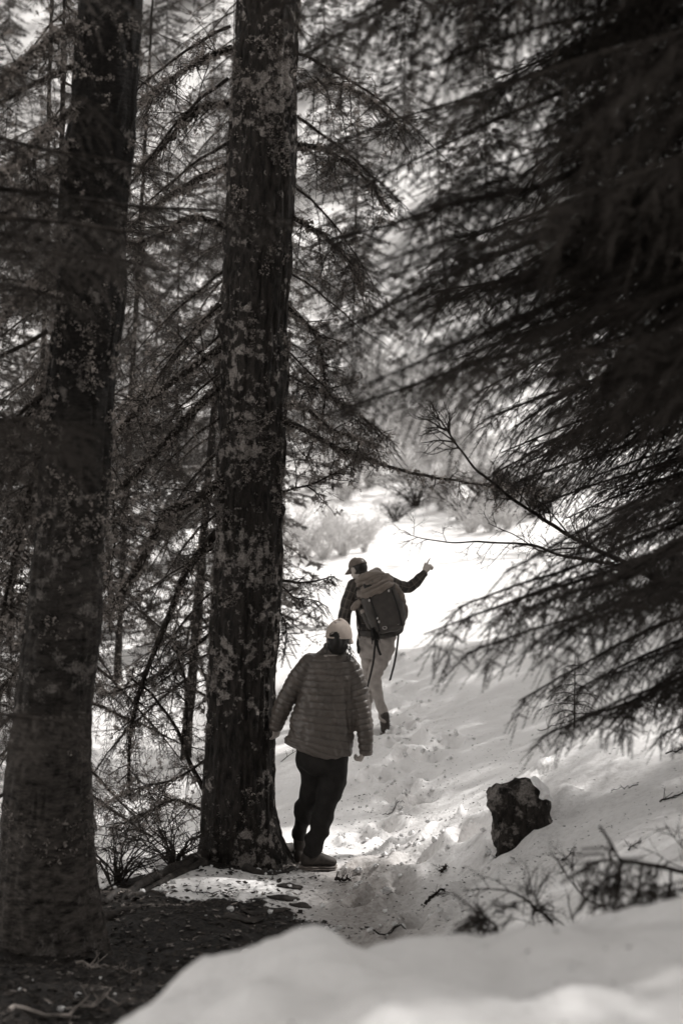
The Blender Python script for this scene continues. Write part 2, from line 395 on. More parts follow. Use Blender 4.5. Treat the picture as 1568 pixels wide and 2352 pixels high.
def soil_mask(XY):
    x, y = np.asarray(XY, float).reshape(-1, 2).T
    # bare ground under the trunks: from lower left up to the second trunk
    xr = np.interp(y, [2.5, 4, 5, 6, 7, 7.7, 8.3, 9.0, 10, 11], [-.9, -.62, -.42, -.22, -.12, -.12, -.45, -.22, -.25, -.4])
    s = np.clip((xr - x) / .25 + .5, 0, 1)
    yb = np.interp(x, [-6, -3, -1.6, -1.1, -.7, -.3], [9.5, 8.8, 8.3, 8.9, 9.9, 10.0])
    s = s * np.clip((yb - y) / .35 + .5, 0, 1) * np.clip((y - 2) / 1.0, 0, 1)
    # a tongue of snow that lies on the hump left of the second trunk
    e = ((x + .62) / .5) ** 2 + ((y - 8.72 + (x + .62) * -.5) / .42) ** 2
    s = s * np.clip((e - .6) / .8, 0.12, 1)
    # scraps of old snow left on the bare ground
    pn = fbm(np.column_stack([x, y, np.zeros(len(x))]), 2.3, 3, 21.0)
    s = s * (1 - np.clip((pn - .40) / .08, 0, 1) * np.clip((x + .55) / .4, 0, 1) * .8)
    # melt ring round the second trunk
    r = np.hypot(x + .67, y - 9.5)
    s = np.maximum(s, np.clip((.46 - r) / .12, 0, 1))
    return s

def dirt_mask(XY):
    x, y = np.asarray(XY, float).reshape(-1, 2).T
    cx = np.interp(y, [6.5, 8, 9.5, 11, 13, 16], [.2, .1, .1, .38, .62, .55])
    d = np.exp(-((x - cx) / .5) ** 2) * np.clip((y - 5.5) / 1.5, 0, 1) * np.clip((10.2 - y) / .8, 0, 1) * 0.85
    d = np.maximum(d, .34 * np.exp(-((x - .5) / .5) ** 2) * np.clip((13 - y) / 2, 0, 1) * np.clip((y - 10) / .5, 0, 1))
    d = np.maximum(d, .22 * np.clip((13 - y) / 4, 0, 1) * np.clip((y - 5.0) / 1.5, 0, 1))
    return d

def axis_pts(lo, hi, core0, core1, step, grow):
    a = list(np.arange(core0, core1, step)); s = step
    while a[-1] < hi: s *= grow; a.append(a[-1] + s)
    s = step; b = [core0]
    while b[-1] > lo: s *= grow; b.append(b[-1] - s)
    return np.array(sorted(b[1:]) + a)
gx = axis_pts(-170, 170, -2.2, 3.4, 0.021, 1.045)
gy = axis_pts(-80, 230, 2.0, 15.2, 0.028, 1.022)
GX, GY = np.meshgrid(gx, gy)
XY = np.column_stack([GX.ravel(), GY.ravel()])
GZ = ground(XY)
ny, nx = GX.shape
idx = np.arange(ny * nx).reshape(ny, nx)
Q = np.stack([idx[:-1, :-1], idx[:-1, 1:], idx[1:, 1:], idx[1:, :-1]], -1).reshape(-1, 4)
gm = mesh("ground", np.column_stack([XY, GZ]), Q, M_ground)
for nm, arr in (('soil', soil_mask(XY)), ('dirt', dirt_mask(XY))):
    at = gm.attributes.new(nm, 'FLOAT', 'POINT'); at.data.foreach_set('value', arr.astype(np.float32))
tag(link("ground", gm), kind='structure', label="snow-covered forest floor with a trodden trail and dark bare soil under the trunks")

_gc = {}
def gz(x, y):
    """ground height from the built sheet"""
    i = min(max(int(np.searchsorted(gx, x)) - 1, 0), len(gx) - 2); j = min(max(int(np.searchsorted(gy, y)) - 1, 0), len(gy) - 2)
    fx = (x - gx[i]) / (gx[i + 1] - gx[i]); fy = (y - gy[j]) / (gy[j + 1] - gy[j]); Z = GZ.reshape(ny, nx)
    return float((Z[j, i] * (1 - fx) + Z[j, i + 1] * fx) * (1 - fy) + (Z[j + 1, i] * (1 - fx) + Z[j + 1, i + 1] * fx) * fy)
def on_ground(px, py, d0=3.5, d1=60):
    """where the view ray through (px, py) meets the ground"""
    o = np.array([0, 0, EYE]); prev = d0
    for d in np.concatenate([np.arange(d0, 20, .04), np.arange(20, d1, .2)]):
        p = W(px, py, d)
        if gz(p[0], p[1]) >= p[2]: return np.array([p[0], p[1], gz(p[0], p[1])])
    return W(px, py, d1)
# ------------------------------------------------------------------ conifer foliage
def sprig_tpl(seed, n=13, w=0.0026, L=0.017):
    """a shoot of unit length 0.1 m along +X with flat rows of needles"""
    r = np.random.RandomState(seed)
    V, T = tube(np.array([[0, 0, 0], [.05, 0, .002], [.1, 0, 0]]), [.0013, .001, .0004], 3, False)
    Vs = [V]; Ts = [T]; k = len(V)
    for i in range(n):
        t = .004 + .1 * i / n
        for s in (-1, 1):
            a = math.radians(r.uniform(48, 70)); el = r.uniform(-.25, .45)
            d = np.array([math.cos(a), s * math.sin(a), el]); d = d / np.linalg.norm(d) * L * r.uniform(.75, 1.1) * (1 - .35 * (t / .1) ** 2)
            o = np.array([t, 0, .0]); q = np.array([w, 0, 0])
            Vs.append(np.array([o - q, o + q, o + d])); Ts.append(np.array([[k, k + 1, k + 2]])); k += 3
    return np.concatenate(Vs), np.concatenate(Ts)
SPRIGS = [sprig_tpl(i) for i in range(3)]

def tuft_tpl(seed, n=9, R=.02, s=.012):
    r = np.random.RandomState(seed); V = []
    for i in range(n):
        c = r.normal(0, R * .5, 3); c[2] -= abs(r.normal(0, R * .4))
        for k in range(3): V.append(c + r.normal(0, s * .62, 3))
    return np.array(V), np.arange(3 * n).reshape(-1, 3)
TUFTS = [tuft_tpl(i) for i in range(4)]

def basis(dirs, ups):
    x = dirs / np.linalg.norm(dirs, axis=1)[:, None]
    y = np.cross(ups, x); y /= np.maximum(1e-6, np.linalg.norm(y, axis=1))[:, None]
    z = np.cross(x, y)
    return np.stack([x, y, z], -1)

def fronds_on(mb, P, rng, dens, length, ang=58, droop=.3, step=.032, sprig=(.07, .13), t0=.12, up=None, bare=0.0, slot=1, twig_slot=0, prof=None, hang=0.0):
    """side shoots with needle sprigs along the polyline P"""
    tg, S, U = frames(P)
    seg = np.linalg.norm(np.diff(P, axis=0), axis=1); cum = np.concatenate([[0], np.cumsum(seg)]); L = cum[-1]
    D = []; Up = []; O = []; Sc = []
    n = max(2, int(L * dens))
    for q in range(n):
        t = t0 + (1 - t0) * (q + rng.uniform(0, .8)) / n
        if t > .995: t = .995
        for s in (-1, 1):
            if rng.rand() < .12: continue
            p = np.array([np.interp(t * L, cum, P[:, k]) for k in range(3)])
            i = min(len(tg) - 1, int(t * (len(tg) - 1)))
            f = (min(1, (t - t0) * 5 + .35) * (1 - t) ** .75 + .14) if prof is None else prof(t)
            lf = length * f * rng.uniform(.4, 1.3)
            a = math.radians(ang + rng.uniform(-20, 16))
            u = U[i] if up is None else nrm(np.cross(tg[i], nrm(np.cross(up, tg[i]))))
            sd = nrm(np.cross(u, tg[i]))
            d0 = nrm(tg[i] * math.cos(a) + sd * s * math.sin(a) + u * rng.uniform(-.15, .12))
            k = 6; tt = np.linspace(0, 1, k)[:, None]
            Q = p + d0 * tt * lf + np.array([0, 0, -1.0]) * (droop * lf * tt ** 2 * rng.uniform(.6, 1.4)) + tg[i] * (tt ** 2) * lf * .18 + np.array([0, 0, -1.0]) * hang * lf * tt
            V, T = tube(Q, np.linspace(.0032, .0010, k) * (.7 + lf), 3, False); mb.add(V, T, twig_slot)
            if rng.rand() < bare: continue
            m = max(2, int(lf / step))
            for j in range(m):
                w = (j + .5 + rng.uniform(-.3, .3)) / m
                w = min(max(w, .02), .99)
                pp = np.array([np.interp(w * (k - 1), range(k), Q[:, c]) for c in range(3)])
                jj = min(k - 2, int(w * (k - 1))); dd = nrm(Q[jj + 1] - Q[jj])
                n2 = nrm(np.cross(dd, nrm(np.cross(u, dd))))
                for s2 in (-1, 1):
                    b = math.radians(rng.uniform(35, 62)) * s2
                    lat = np.cross(n2, dd)
                    D.append(dd * math.cos(b) + lat * math.sin(b) + n2 * rng.uniform(-.22, .12)); Up.append(n2); O.append(pp)
                    Sc.append(rng.uniform(*sprig) * (1 - .45 * w) / .1)
            D.append(nrm(Q[-1] - Q[-2])); Up.append(u); O.append(Q[-1]); Sc.append(sprig[1] * 8)
    if not D: return
    D = np.array(D); Up = np.array(Up); O = np.array(O); Sc = np.array(Sc)
    B = basis(D, Up) * Sc[:, None, None]
    ch = rng.randint(0, len(SPRIGS), len(D))
    for c in range(len(SPRIGS)):
        k = ch == c
        if k.any():
            V, T = inst(*SPRIGS[c], B[k], O[k]); mb.add(V, T, slot)

def tufts_on(mb, P, R, rng, n, size=1.0, slot=2, below=.5):
    P = np.asarray(P); k = len(P)
    t = rng.rand(n) * (k - 1); i = np.minimum(t.astype(int), k - 2); f = (t - i)[:, None]
    O = P[i] * (1 - f) + P[i + 1] * f
    R = np.broadcast_to(np.asarray(R, float), (k,)); r = R[i]
    d = rng.normal(0, 1, (n, 3)); d[:, 2] -= below; d /= np.linalg.norm(d, axis=1)[:, None]
    O = O + d * r[:, None]
    a = rng.normal(0, 1, (n, 3)); B = basis(a, rng.normal(0, 1, (n, 3))) * (rng.uniform(.5, 1.5, n) * size)[:, None, None]
    ch = rng.randint(0, 4, n)
    for c in range(4):
        m = ch == c
        if m.any():
            V, T = inst(*TUFTS[c], B[m], O[m]); mb.add(V, T, slot)

def twigs_on(mb, P, rng, n, length, r=.004, depth=1, slot=0, droop=.2, ang=(35, 80), t0=.1, wig=.12, sub=4, side=None):
    """bare twigs, recursive"""
    P = np.asarray(P); k = len(P); tg, S, U = frames(P)
    out = []
    for q in range(n):
        t = t0 + (1 - t0) * rng.rand(); u = t * (k - 1); i = min(int(u), k - 2)
        p = P[i] + (P[i + 1] - P[i]) * (u - i)
        phi = rng.uniform(0, 2 * math.pi) if side is None else (0 if rng.rand() < .5 else math.pi) + rng.normal(0, .35)
        a = math.radians(rng.uniform(*ang))
        d = nrm(tg[i] * math.cos(a) + (S[i] * math.cos(phi) + U[i] * math.sin(phi)) * math.sin(a))
        l = length * rng.uniform(.45, 1.2) * (1 - .5 * t)
        m = 6; Q = [p]; dd = d.copy()
        for j in range(m - 1):
            dd = nrm(dd + rng.normal(0, wig, 3) + np.array([0, 0, -droop / m]))
            Q.append(Q[-1] + dd * l / (m - 1))
        Q = np.array(Q)
        V, T = tube(Q, np.linspace(r, r * .35, m), 4 if r > .004 else 3, False); mb.add(V, T, slot)
        out.append(Q)
        if depth > 0:
            out += twigs_on(mb, Q, rng, sub, length * .5, r * .55, depth - 1, slot, droop, ang, .15, wig, sub, side)
    return out

def stem(L, droop, tip, rng, k=12, wig=.045):
    t = np.linspace(0, 1, k)
    w = np.cumsum(rng.normal(0, wig, k)) * L * .25; w -= w[0]
    v = np.cumsum(rng.normal(0, wig, k)) * L * .15; v -= v[0]
    return np.column_stack([L * t, w, -droop * L * t ** 1.6 + tip * L * t ** 3 + v])

def branch_mesh(name, seed, L=2.4, droop=.25, tip=.12, dens=10, length=.75, r0=.022, bare=.08, lich=20, fd=.3, hang=0.0, ang=58):
    rng = np.random.RandomState(seed); mb = MB()
    P = stem(L, droop, tip, rng)
    R = np.linspace(r0, .003, len(P)); V, T = tube(P, R, 6); mb.add(V, T, 0)
    fronds_on(mb, P, rng, dens, length, droop=fd, bare=bare, hang=hang, ang=ang)
    if lich: tufts_on(mb, P[:8], R[:8], rng, lich)
    V, T, M = mb.arrays()
    return mesh(name, V, T, [M_twig, M_needle, M_lichen], M, smooth=False)

def dead_mesh(name, seed, L=2.0, droop=.15, n=16, lich=120, r0=.018, live=0):
    rng = np.random.RandomState(seed); mb = MB()
    P = stem(L, droop, -.05, rng, wig=.05); R = np.linspace(r0, .003, len(P))
    V, T = tube(P, R, 6); mb.add(V, T, 0)
    tw = twigs_on(mb, P, rng, n, L * .42, .0045, 2, sub=4)
    tufts_on(mb, P, R, rng, lich)
    for Q in tw[:int(len(tw) * .6)]: tufts_on(mb, Q, .003, rng, 3, .55)
    for Q in tw:
        if rng.rand() < live and len(Q) > 3: fronds_on(mb, Q, rng, 14, .16, t0=.3, step=.03, sprig=(.04, .08))
    V, T, M = mb.arrays()
    return mesh(name, V, T, [M_twig, M_needle, M_lichen], M, smooth=False)

HEAVY = [branch_mesh("heavy_branch", 51, 2.4, .25, .08, 15, .50, fd=.42, ang=58), branch_mesh("heavy_branch", 52, 2.4, .32, .12, 16, .44, fd=.6, hang=.15, ang=60), branch_mesh("heavy_branch", 53, 2.4, .18, .03, 14, .58, fd=.5, ang=52)]
FULL = [branch_mesh("needled_branch", 11, 2.4, .22, .10, 11, .80, ang=46),
        branch_mesh("needled_branch", 12, 2.4, .30, .16, 11, .70, ang=42),
        branch_mesh("needled_branch", 13, 2.4, .36, .08, 11, .90, fd=.35, ang=40),
        branch_mesh("needled_branch", 14, 2.4, .16, .02, 10, .75, hang=.15, ang=48)]
DROOP = [branch_mesh("drooping_branch", 21, 2.2, .45, .05, 9, .7, bare=.2, lich=60, fd=.6, hang=.3),
         branch_mesh("drooping_branch", 22, 2.2, .55, .1, 8, .6, bare=.3, lich=90, fd=.7, hang=.4)]
SPARSE = [branch_mesh("sparse_branch", 31, 2.2, .3, .1, 7, .6, bare=.45, lich=110, hang=.2),
          branch_mesh("sparse_branch", 32, 2.2, .2, .0, 6, .7, bare=.5, lich=120, hang=.1)]
DEAD = [dead_mesh("bare_branch", 41), dead_mesh("bare_branch", 42, n=20, live=.12), dead_mesh("bare_branch", 43, droop=.35, live=.2)]

def place_branch(me, parent, base, az, pitch, scale=1.0, roll=0.0, name="branch"):
    """base in the parent's frame; az: compass direction of growth, from +X anticlockwise; pitch up positive"""
    o = link(name, me, parent)
    Rm = Matrix.Rotation(az, 4, 'Z') @ Matrix.Rotation(-pitch, 4, 'Y') @ Matrix.Rotation(roll, 4, 'X')
    o.matrix_basis = Matrix.Translation(Vector([float(v) for v in base])) @ Rm @ Matrix.Diagonal((scale, scale, scale, 1))
    return o

def bough(me, parent, org, base, tip, roll=0.0, L=2.4, droop_dir=True, wide=1.0):
    """a branch whose base and tip are world points"""
    b = np.asarray(base, float); t = np.asarray(tip, float); d = t - b; l = np.linalg.norm(d)
    # the mesh's own tip, from its stem
    own = np.array([v.co[:] for v in me.vertices[66:72]]).mean(0)
    q1 = Vector(own).normalized(); q2 = Vector(d).normalized()
    az = math.atan2(d[1], d[0])
    R1 = Matrix.Rotation(az, 4, 'Z'); q1r = R1 @ q1
    R2 = q1r.rotation_difference(q2).to_matrix().to_4x4()
    R3 = Matrix.Rotation(roll, 4, q2)
    s = l / np.linalg.norm(own)
    o = link("branch", me, parent)
    o.matrix_basis = Matrix.Translation(Vector(b - org)) @ R3 @ R2 @ R1 @ Matrix.Diagonal((s, s * wide, s * wide, 1))
    return o

def trunk_mesh(name, axis, radii, mat, nseg=24, nr=60, fiss=0.020, flare=None, seed=0, fine=False, lichen=0, knots=()):
    """axis: list of points, bottom to top (local); returns mesh"""
    S_ = spline(np.column_stack([axis, radii]), nr)
    P = S_[:, :3]; R = S_[:, 3]
    a = np.linspace(0, 2 * np.pi, nseg, endpoint=False)
    ring = np.stack([np.cos(a), np.sin(a), 0 * a], 1)
    V = P[:, None] + ring[None] * R[:, None, None]
    Vf = V.reshape(-1, 3)
    Nn = np.broadcast_to(ring[None], V.shape).reshape(-1, 3)
    RR = np.repeat(R, nseg)
    # fissures run up the trunk
    q = np.column_stack([Nn[:, 0] * RR * 17, Nn[:, 1] * RR * 17, Vf[:, 2] * 2.6]) + seed
    f = vnoise(q, 1.0) * .6 + vnoise(q, 2.1, 5) * .4
    ridge = 1 - np.abs(f * 2 - 1)            # ridged noise gives grooves
    disp = -fiss * np.clip((ridge - .72) / .28, 0, 1) ** .8
    disp += .35 * fiss * (vnoise(Vf, 30, seed) * 2 - 1) + .02 * (vnoise(Vf, 2.5, seed + 3) * 2 - 1) * np.minimum(1, RR / .2)
    if flare is not None:                    # root flare: (height, amount, [(angle, strength)...])
        h, amt, lobes = flare
        z0 = P[0, 2]; k = np.clip(1 - (Vf[:, 2] - z0) / h, 0, 1) ** 2.4
        ang = np.arctan2(Nn[:, 1], Nn[:, 0]); lob = np.full(len(ang), .35)
        for (la, ls) in lobes:
            dd = np.angle(np.exp(1j * (ang - la))); lob += ls * np.exp(-(dd / .38) ** 2)
        disp += amt * k * lob
    for (ka, kz, kr, kh) in knots:           # branch scars and burls
        c = np.array([np.interp(kz, P[:, 2], P[:, 0]) + math.cos(ka) * np.interp(kz, P[:, 2], R), np.interp(kz, P[:, 2], P[:, 1]) + math.sin(ka) * np.interp(kz, P[:, 2], R), kz])
        d2 = ((Vf - c) ** 2).sum(1)
        disp += kh * np.exp(-d2 / (kr * kr))
    Vf = Vf + Nn * disp[:, None]
    i = np.arange(nr - 1)[:, None] * nseg; j = np.arange(nseg)[None]; j2 = (j + 1) % nseg
    Qd = np.stack([i + j, i + j2, i + nseg + j2, i + nseg + j], -1).reshape(-1, 4)
    return mesh(name, Vf, Qd, mat), P, R

def lichen_mesh(P, R, seed, n, face=(-2.9, .3), size=1.0, zdens=None):
    """tufts of lichen and moss on a trunk"""
    rng = np.random.RandomState(seed); mb = MB(); k = len(P)
    t = rng.rand(n * 4); z = P[0, 2] + t * (P[-1, 2] - P[0, 2]); a = rng.uniform(0, 2 * np.pi, n * 4)
    c = np.column_stack([np.interp(z, P[:, 2], P[:, 0]), np.interp(z, P[:, 2], P[:, 1]), z]); r = np.interp(z, P[:, 2], R)
    Nn = np.column_stack([np.cos(a), np.sin(a), 0 * a]); O = c + Nn * (r + .002)[:, None]
    keep = fbm(O, 3.2, 3, seed) + .55 * fbm(O, 11, 2, seed) > (.18 if zdens is None else zdens(z))
    O = O[keep][:n]; Nn = Nn[keep][:n]; m = len(O)
    B = basis(Nn + rng.normal(0, .5, (m, 3)), rng.normal(0, 1, (m, 3))) * (rng.uniform(.2, .75, m) * size)[:, None, None]
    ch = rng.randint(0, 4, m)
    for q in range(4):
        s = ch == q
        if s.any():
            V, T = inst(*TUFTS[q], B[s], O[s]); mb.add(V, T, 0)
    V, T, M = mb.arrays()
    return mesh("lichen", V, T, [M_lichen], None, smooth=False)

# ------------------------------------------------------------------ the two big trunks
def big_tree(name, label, d, prof, mat, flare, seed, lichens, top=9.0, knots=(), **kw):
    """prof: list of (py, left px, right px) seen in the photo, from the bottom up"""
    pts = []
    for (py, l, r) in prof:
        w = W((l + r) / 2, py, d); rad = (r - l) / 2 / F * d
        pts.append((w[0], w[1], w[2], rad))
    p0 = np.array(pts[0]); zb = gz(p0[0], p0[1])
    base = np.array([p0[0], p0[1], zb])
    p1, p2 = np.array(pts[-2]), np.array(pts[-1])
    dirn = (p2 - p1) / (p2[2] - p1[2])
    z = p2[2]
    for zz in (z + 1.5, z + 4, z + top):
        e = p2 + dirn * (zz - z); e[3] = max(.04, p2[3] * (1 - (zz - z) / (top * 1.25))); pts.append(tuple(e))
    pts = np.array(pts)
    pts = np.vstack([pts[0] + np.array([0, 0, zb - .25 - pts[0][2], 0]), pts[0:]]) if pts[0][2] > zb - .1 else pts
    A = pts[:, :3] - base
    t = thing(name, base, label, 'tree')
    me, P, R = trunk_mesh("trunk", A, pts[:, 3], mat, nseg=150, nr=430, flare=flare, seed=seed, knots=knots, **kw)
    link("trunk", me, t)
    vis = P[:, 2] < W(800, 0, d)[2] - base[2] + .5
    lo = lichen_mesh(P[vis], R[vis], seed, lichens); l = link("lichen", lo, t); l['kind'] = 'stuff'
    return t, base, P, R

TD2 = 9.5
tree2, base2, P2, R2 = big_tree("conifer_tree", "straight lichen-crusted conifer trunk with flared roots beside the quilted jacket walker", TD2,
    [(1975, 468, 640), (1900, 468, 636), (1700, 471, 633), (1450, 482, 642), (1200, 493, 651), (950, 503, 658), (700, 512, 668), (450, 520, 676), (200, 533, 684), (40, 540, 688)],
    M_bark, (.75, .17, [(.15, 1.1), (-2.95, .8), (-1.2, .35), (1.6, .8), (-.55, .6)]), 3, 6500,
    knots=[(-2.6, 1.6, .06, .03), (-2.8, 3.6, .07, .05), (-.2, 2.35, .06, .03), (-2.4, 2.6, .05, .03), (-1.3, 4.3, .05, .03)])
TD1 = 6.9
tree1, base1, P1, R1 = big_tree("conifer_tree", "dark leaning trunk nearest on the left edge, streaked bark pale low down", TD1,
    [(2260, -14, 232), (2100, -8, 222), (1900, 2, 216), (1700, 22, 218), (1450, 48, 232), (1200, 78, 247), (950, 100, 262), (700, 122, 282), (450, 142, 297), (200, 170, 318), (40, 182, 325)],
    M_bark2, (.9, .13, [(-.2, .8), (-2.7, .8), (1.4, .8), (-1.5, .45), (-.85, .4), (-2.1, .3)]), 8, 3000, fiss=0.012,
    knots=[(-1.9, 1.5, .05, .02), (-1.2, 2.4, .05, .02), (-2.2, 3.2, .05, .03)])

def limb(parent, org, pts, r0, r1, seed, name="branch", twigs=14, tl=.4, lich=150, fr=0, flen=.3, fbare=.2, mats=None, hang=.25, tdepth=2, lsize=1.0, droop=.25, k=26, tw_r=.0045, fr_from=.2, ang=(35, 80)):
    """a limb along world points, with bare twigs, lichen and (fr > 0) needled side shoots"""
    rng = np.random.RandomState(seed); mb = MB()
    P = spline(np.array([np.asarray(p) - org for p in pts]), k)
    L = np.linalg.norm(np.diff(P, axis=0), axis=1).sum()
    P = P + fbm(P, 6, 2, seed)[:, None] * .012 * np.array([1, 1, 1])
    R = np.linspace(r0, r1, k) * (1 + .15 * fbm(P, 14, 2, seed + 5))
    V, T = tube(P, R, 8); mb.add(V, T, 0)
    tw = twigs_on(mb, P, rng, twigs, tl, tw_r, tdepth, droop=droop, ang=ang) if twigs else []
    if lich:
        tufts_on(mb, P, R, rng, lich, lsize)
        for Q in tw[::2]: tufts_on(mb, Q, .003, rng, 3, .5 * lsize)
    if fr:
        fronds_on(mb, P, rng, fr, flen, t0=fr_from, bare=fbare, hang=hang, step=.03)
    V, T, M = mb.arrays()
    return link(name, mesh(name, V, T, mats or [M_twig, M_needle, M_lichen], M, smooth=False), parent)

def limbs_px(parent, org, lst):
    for i, (pts, r0, r1, kw) in enumerate(lst):
        limb(parent, org, [W(*p) for p in pts], r0, r1, 100 + i * 7 + int(org[0] * 100) % 50, **kw)

# limbs of the second (middle) trunk
limbs_px(tree2, base2, [
    ([(505, 800, 9.5), (420, 860, 9.3), (330, 930, 9.1), (258, 1005, 8.9), (180, 1080, 8.7)], .024, .014, dict(twigs=16, tl=.45, lich=320, fr=5, flen=.35, fbare=.4)),
    ([(500, 890, 9.5), (430, 960, 9.4), (340, 1060, 9.2), (262, 1135, 9.0), (200, 1190, 8.8)], .028, .016, dict(twigs=18, tl=.45, lich=360, fr=4, flen=.35, fbare=.4)),
    ([(500, 1110, 9.4), (455, 1145, 9.3), (380, 1182, 9.2), (340, 1260, 9.1), (290, 1345, 9.0), (240, 1415, 8.9)], .036, .020, dict(twigs=18, tl=.42, lich=420, fr=3, flen=.3, fbare=.6, lsize=1.1)),
    ([(500, 1220, 9.6), (430, 1310, 9.7), (395, 1400, 9.7), (330, 1560, 9.6), (298, 1700, 9.6), (300, 1840, 9.5)], .03, .008, dict(twigs=22, tl=.45, lich=200, fr=9, flen=.4, fbare=.15)),
    ([(490, 1450, 9.5), (420, 1505, 9.6), (340, 1560, 9.7), (230, 1600, 9.8)], .013, .005, dict(twigs=12, tl=.3, lich=60, fr=9, flen=.32, fbare=.2)),
    ([(500, 700, 9.5), (430, 790, 9.8), (330, 900, 10.2), (240, 960, 10.5)], .018, .008, dict(twigs=16, tl=.5, lich=240, fr=5, flen=.35, fbare=.4)),
    ([(515, 520, 9.5), (440, 500, 9.3), (370, 540, 9.1), (280, 570, 9.0), (200, 620, 8.8)], .022, .010, dict(twigs=18, tl=.5, lich=260, fr=5, flen=.4, fbare=.4)),
    ([(520, 380, 9.5), (440, 420, 9.7), (350, 480, 9.9), (260, 560, 10.1)], .02, .008, dict(twigs=18, tl=.5, lich=260, fr=6, flen=.4, fbare=.3)),
    ([(525, 240, 9.5), (450, 250, 9.6), (380, 330, 9.8), (310, 400, 10.)], .02, .008, dict(twigs=18, tl=.5, lich=260, fr=5, flen=.4, fbare=.3)),
    ([(530, 110, 9.5), (460, 140, 9.4), (380, 190, 9.2), (320, 240, 9.1)], .02, .008, dict(twigs=18, tl=.5, lich=220, fr=5, flen=.4, fbare=.3)),
    ([(655, 962, 9.4), (720, 1000, 9.5), (800, 1040, 9.7), (860, 1058, 9.9), (960, 1090, 10.3), (1100, 1112, 10.8), (1240, 1135, 11.3)], .022, .004, dict(twigs=20, tl=.34, lich=240, fr=0, tdepth=2, droop=.6, k=40)),
    ([(655, 930, 9.4), (700, 935, 9.3), (760, 985, 9.3), (820, 1010, 9.4), (862, 1020, 9.5)], .014, .006, dict(twigs=14, tl=.3, lich=200, fr=0, lsize=.9)),
    ([(660, 700, 9.5), (720, 760, 9.7), (745, 860, 9.8), (740, 960, 9.8), (700, 1060, 9.7)], .011, .004, dict(twigs=18, tl=.35, lich=120, fr=7, flen=.25, fbare=.4)),
    ([(650, 1130, 9.4), (720, 1110, 9.5), (790, 1075, 9.6), (850, 1035, 9.7)], .008, .003, dict(twigs=14, tl=.28, lich=60, fr=6, flen=.22, fbare=.4, hang=.1)),
    ([(648, 1335, 9.35), (690, 1338, 9.3), (735, 1332, 9.2), (770, 1322, 9.1)], .009, .003, dict(twigs=8, tl=.12, lich=16, lsize=.4, fr=16, flen=.07, fbare=.1, hang=.9, tdepth=1)),
    ([(648, 1345, 9.35), (680, 1370, 9.3), (720, 1380, 9.25), (755, 1395, 9.2)], .006, .002, dict(twigs=8, tl=.09, lich=8, lsize=.4, fr=20, flen=.08, fbare=.15, hang=.9, tdepth=1)),
    ([(640, 1400, 9.4), (655, 1440, 9.4), (652, 1500, 9.4)], .004, .002, dict(twigs=4, tl=.08, lich=4, lsize=.4, fr=18, flen=.07, fbare=.0, hang=.4, tdepth=1)),
    ([(660, 860, 9.5), (740, 900, 9.8), (830, 960, 10.2), (900, 1010, 10.6)], .010, .003, dict(twigs=14, tl=.3, lich=60, fr=10, flen=.35, fbare=.2, hang=.6)),
    ([(675, 330, 9.5), (760, 350, 9.9), (840, 410, 10.3), (900, 490, 10.6)], .018, .005, dict(twigs=18, tl=.45, lich=160, fr=8, flen=.4, fbare=.3)),
    ([(672, 500, 9.5), (740, 540, 9.8), (800, 600, 10.0), (840, 680, 10.2)], .016, .005, dict(twigs=18, tl=.4, lich=160, fr=8, flen=.35, fbare=.3)),
    ([(680, 200, 9.5), (760, 190, 9.2), (850, 230, 9.0), (930, 300, 8.8)], .018, .005, dict(twigs=18, tl=.45, lich=160, fr=8, flen=.45, fbare=.2)),
])
# limbs of the nearest left trunk
limbs_px(tree1, base1, [
    ([(190, 60, 6.8), (130, 80, 6.6), (60, 140, 6.4), (-30, 215, 6.2)], .024, .014, dict(twigs=14, tl=.4, lich=200, fr=6, flen=.4, fbare=.4)),
    ([(180, 240, 6.8), (110, 300, 6.6), (40, 370, 6.4), (-30, 425, 6.2)], .02, .012, dict(twigs=14, tl=.4, lich=240, fr=6, flen=.4, fbare=.4)),
    ([(170, 330, 6.8), (120, 400, 6.8), (60, 450, 6.8), (-20, 520, 6.7)], .014, .008, dict(twigs=14, tl=.4, lich=200, fr=6, flen=.4, fbare=.4)),
    ([(150, 560, 6.8), (90, 640, 6.7), (30, 700, 6.5), (-40, 780, 6.3)], .016, .010, dict(twigs=14, tl=.4, lich=200, fr=6, flen=.4, fbare=.4)),
    ([(110, 1000, 6.9), (70, 1120, 7.0), (40, 1260, 7.1), (10, 1400, 7.2), (-20, 1560, 7.2)], .016, .008, dict(twigs=18, tl=.4, lich=120, fr=4, flen=.35, fbare=.4)),
    ([(100, 1080, 6.9), (60, 1200, 7.3), (30, 1350, 7.5), (25, 1500, 7.5)], .012, .006, dict(twigs=18, tl=.4, lich=100, fr=5, flen=.35, fbare=.4)),
    ([(120, 860, 6.9), (60, 980, 7.0), (0, 1100, 7.1)], .016, .008, dict(twigs=18, tl=.4, lich=160, fr=6, flen=.4, fbare=.3)),
    ([(245, 1000, 7.0), (255, 1100, 7.4), (265, 1230, 7.8), (250, 1350, 8.0)], .008, .004, dict(twigs=12, tl=.3, lich=60, fr=5, flen=.25, fbare=.5)),
])
for k, (py, az, pit, s, v) in enumerate([(470, 3.5, -.35, .55, 0), (640, 2.9, -.3, .5, 2), (760, 3.3, -.4, .55, 1), (1040, 3.0, -.45, .45, 3), (150, 3.4, -.4, .6, 2), (60, 2.7, -.3, .6, 0), (900, 2.6, -.4, .5, 0)]):
    c = W(170 if py < 700 else 110, py, 6.85) - base1
    place_branch(FULL[v], tree1, c, az, pit, s)
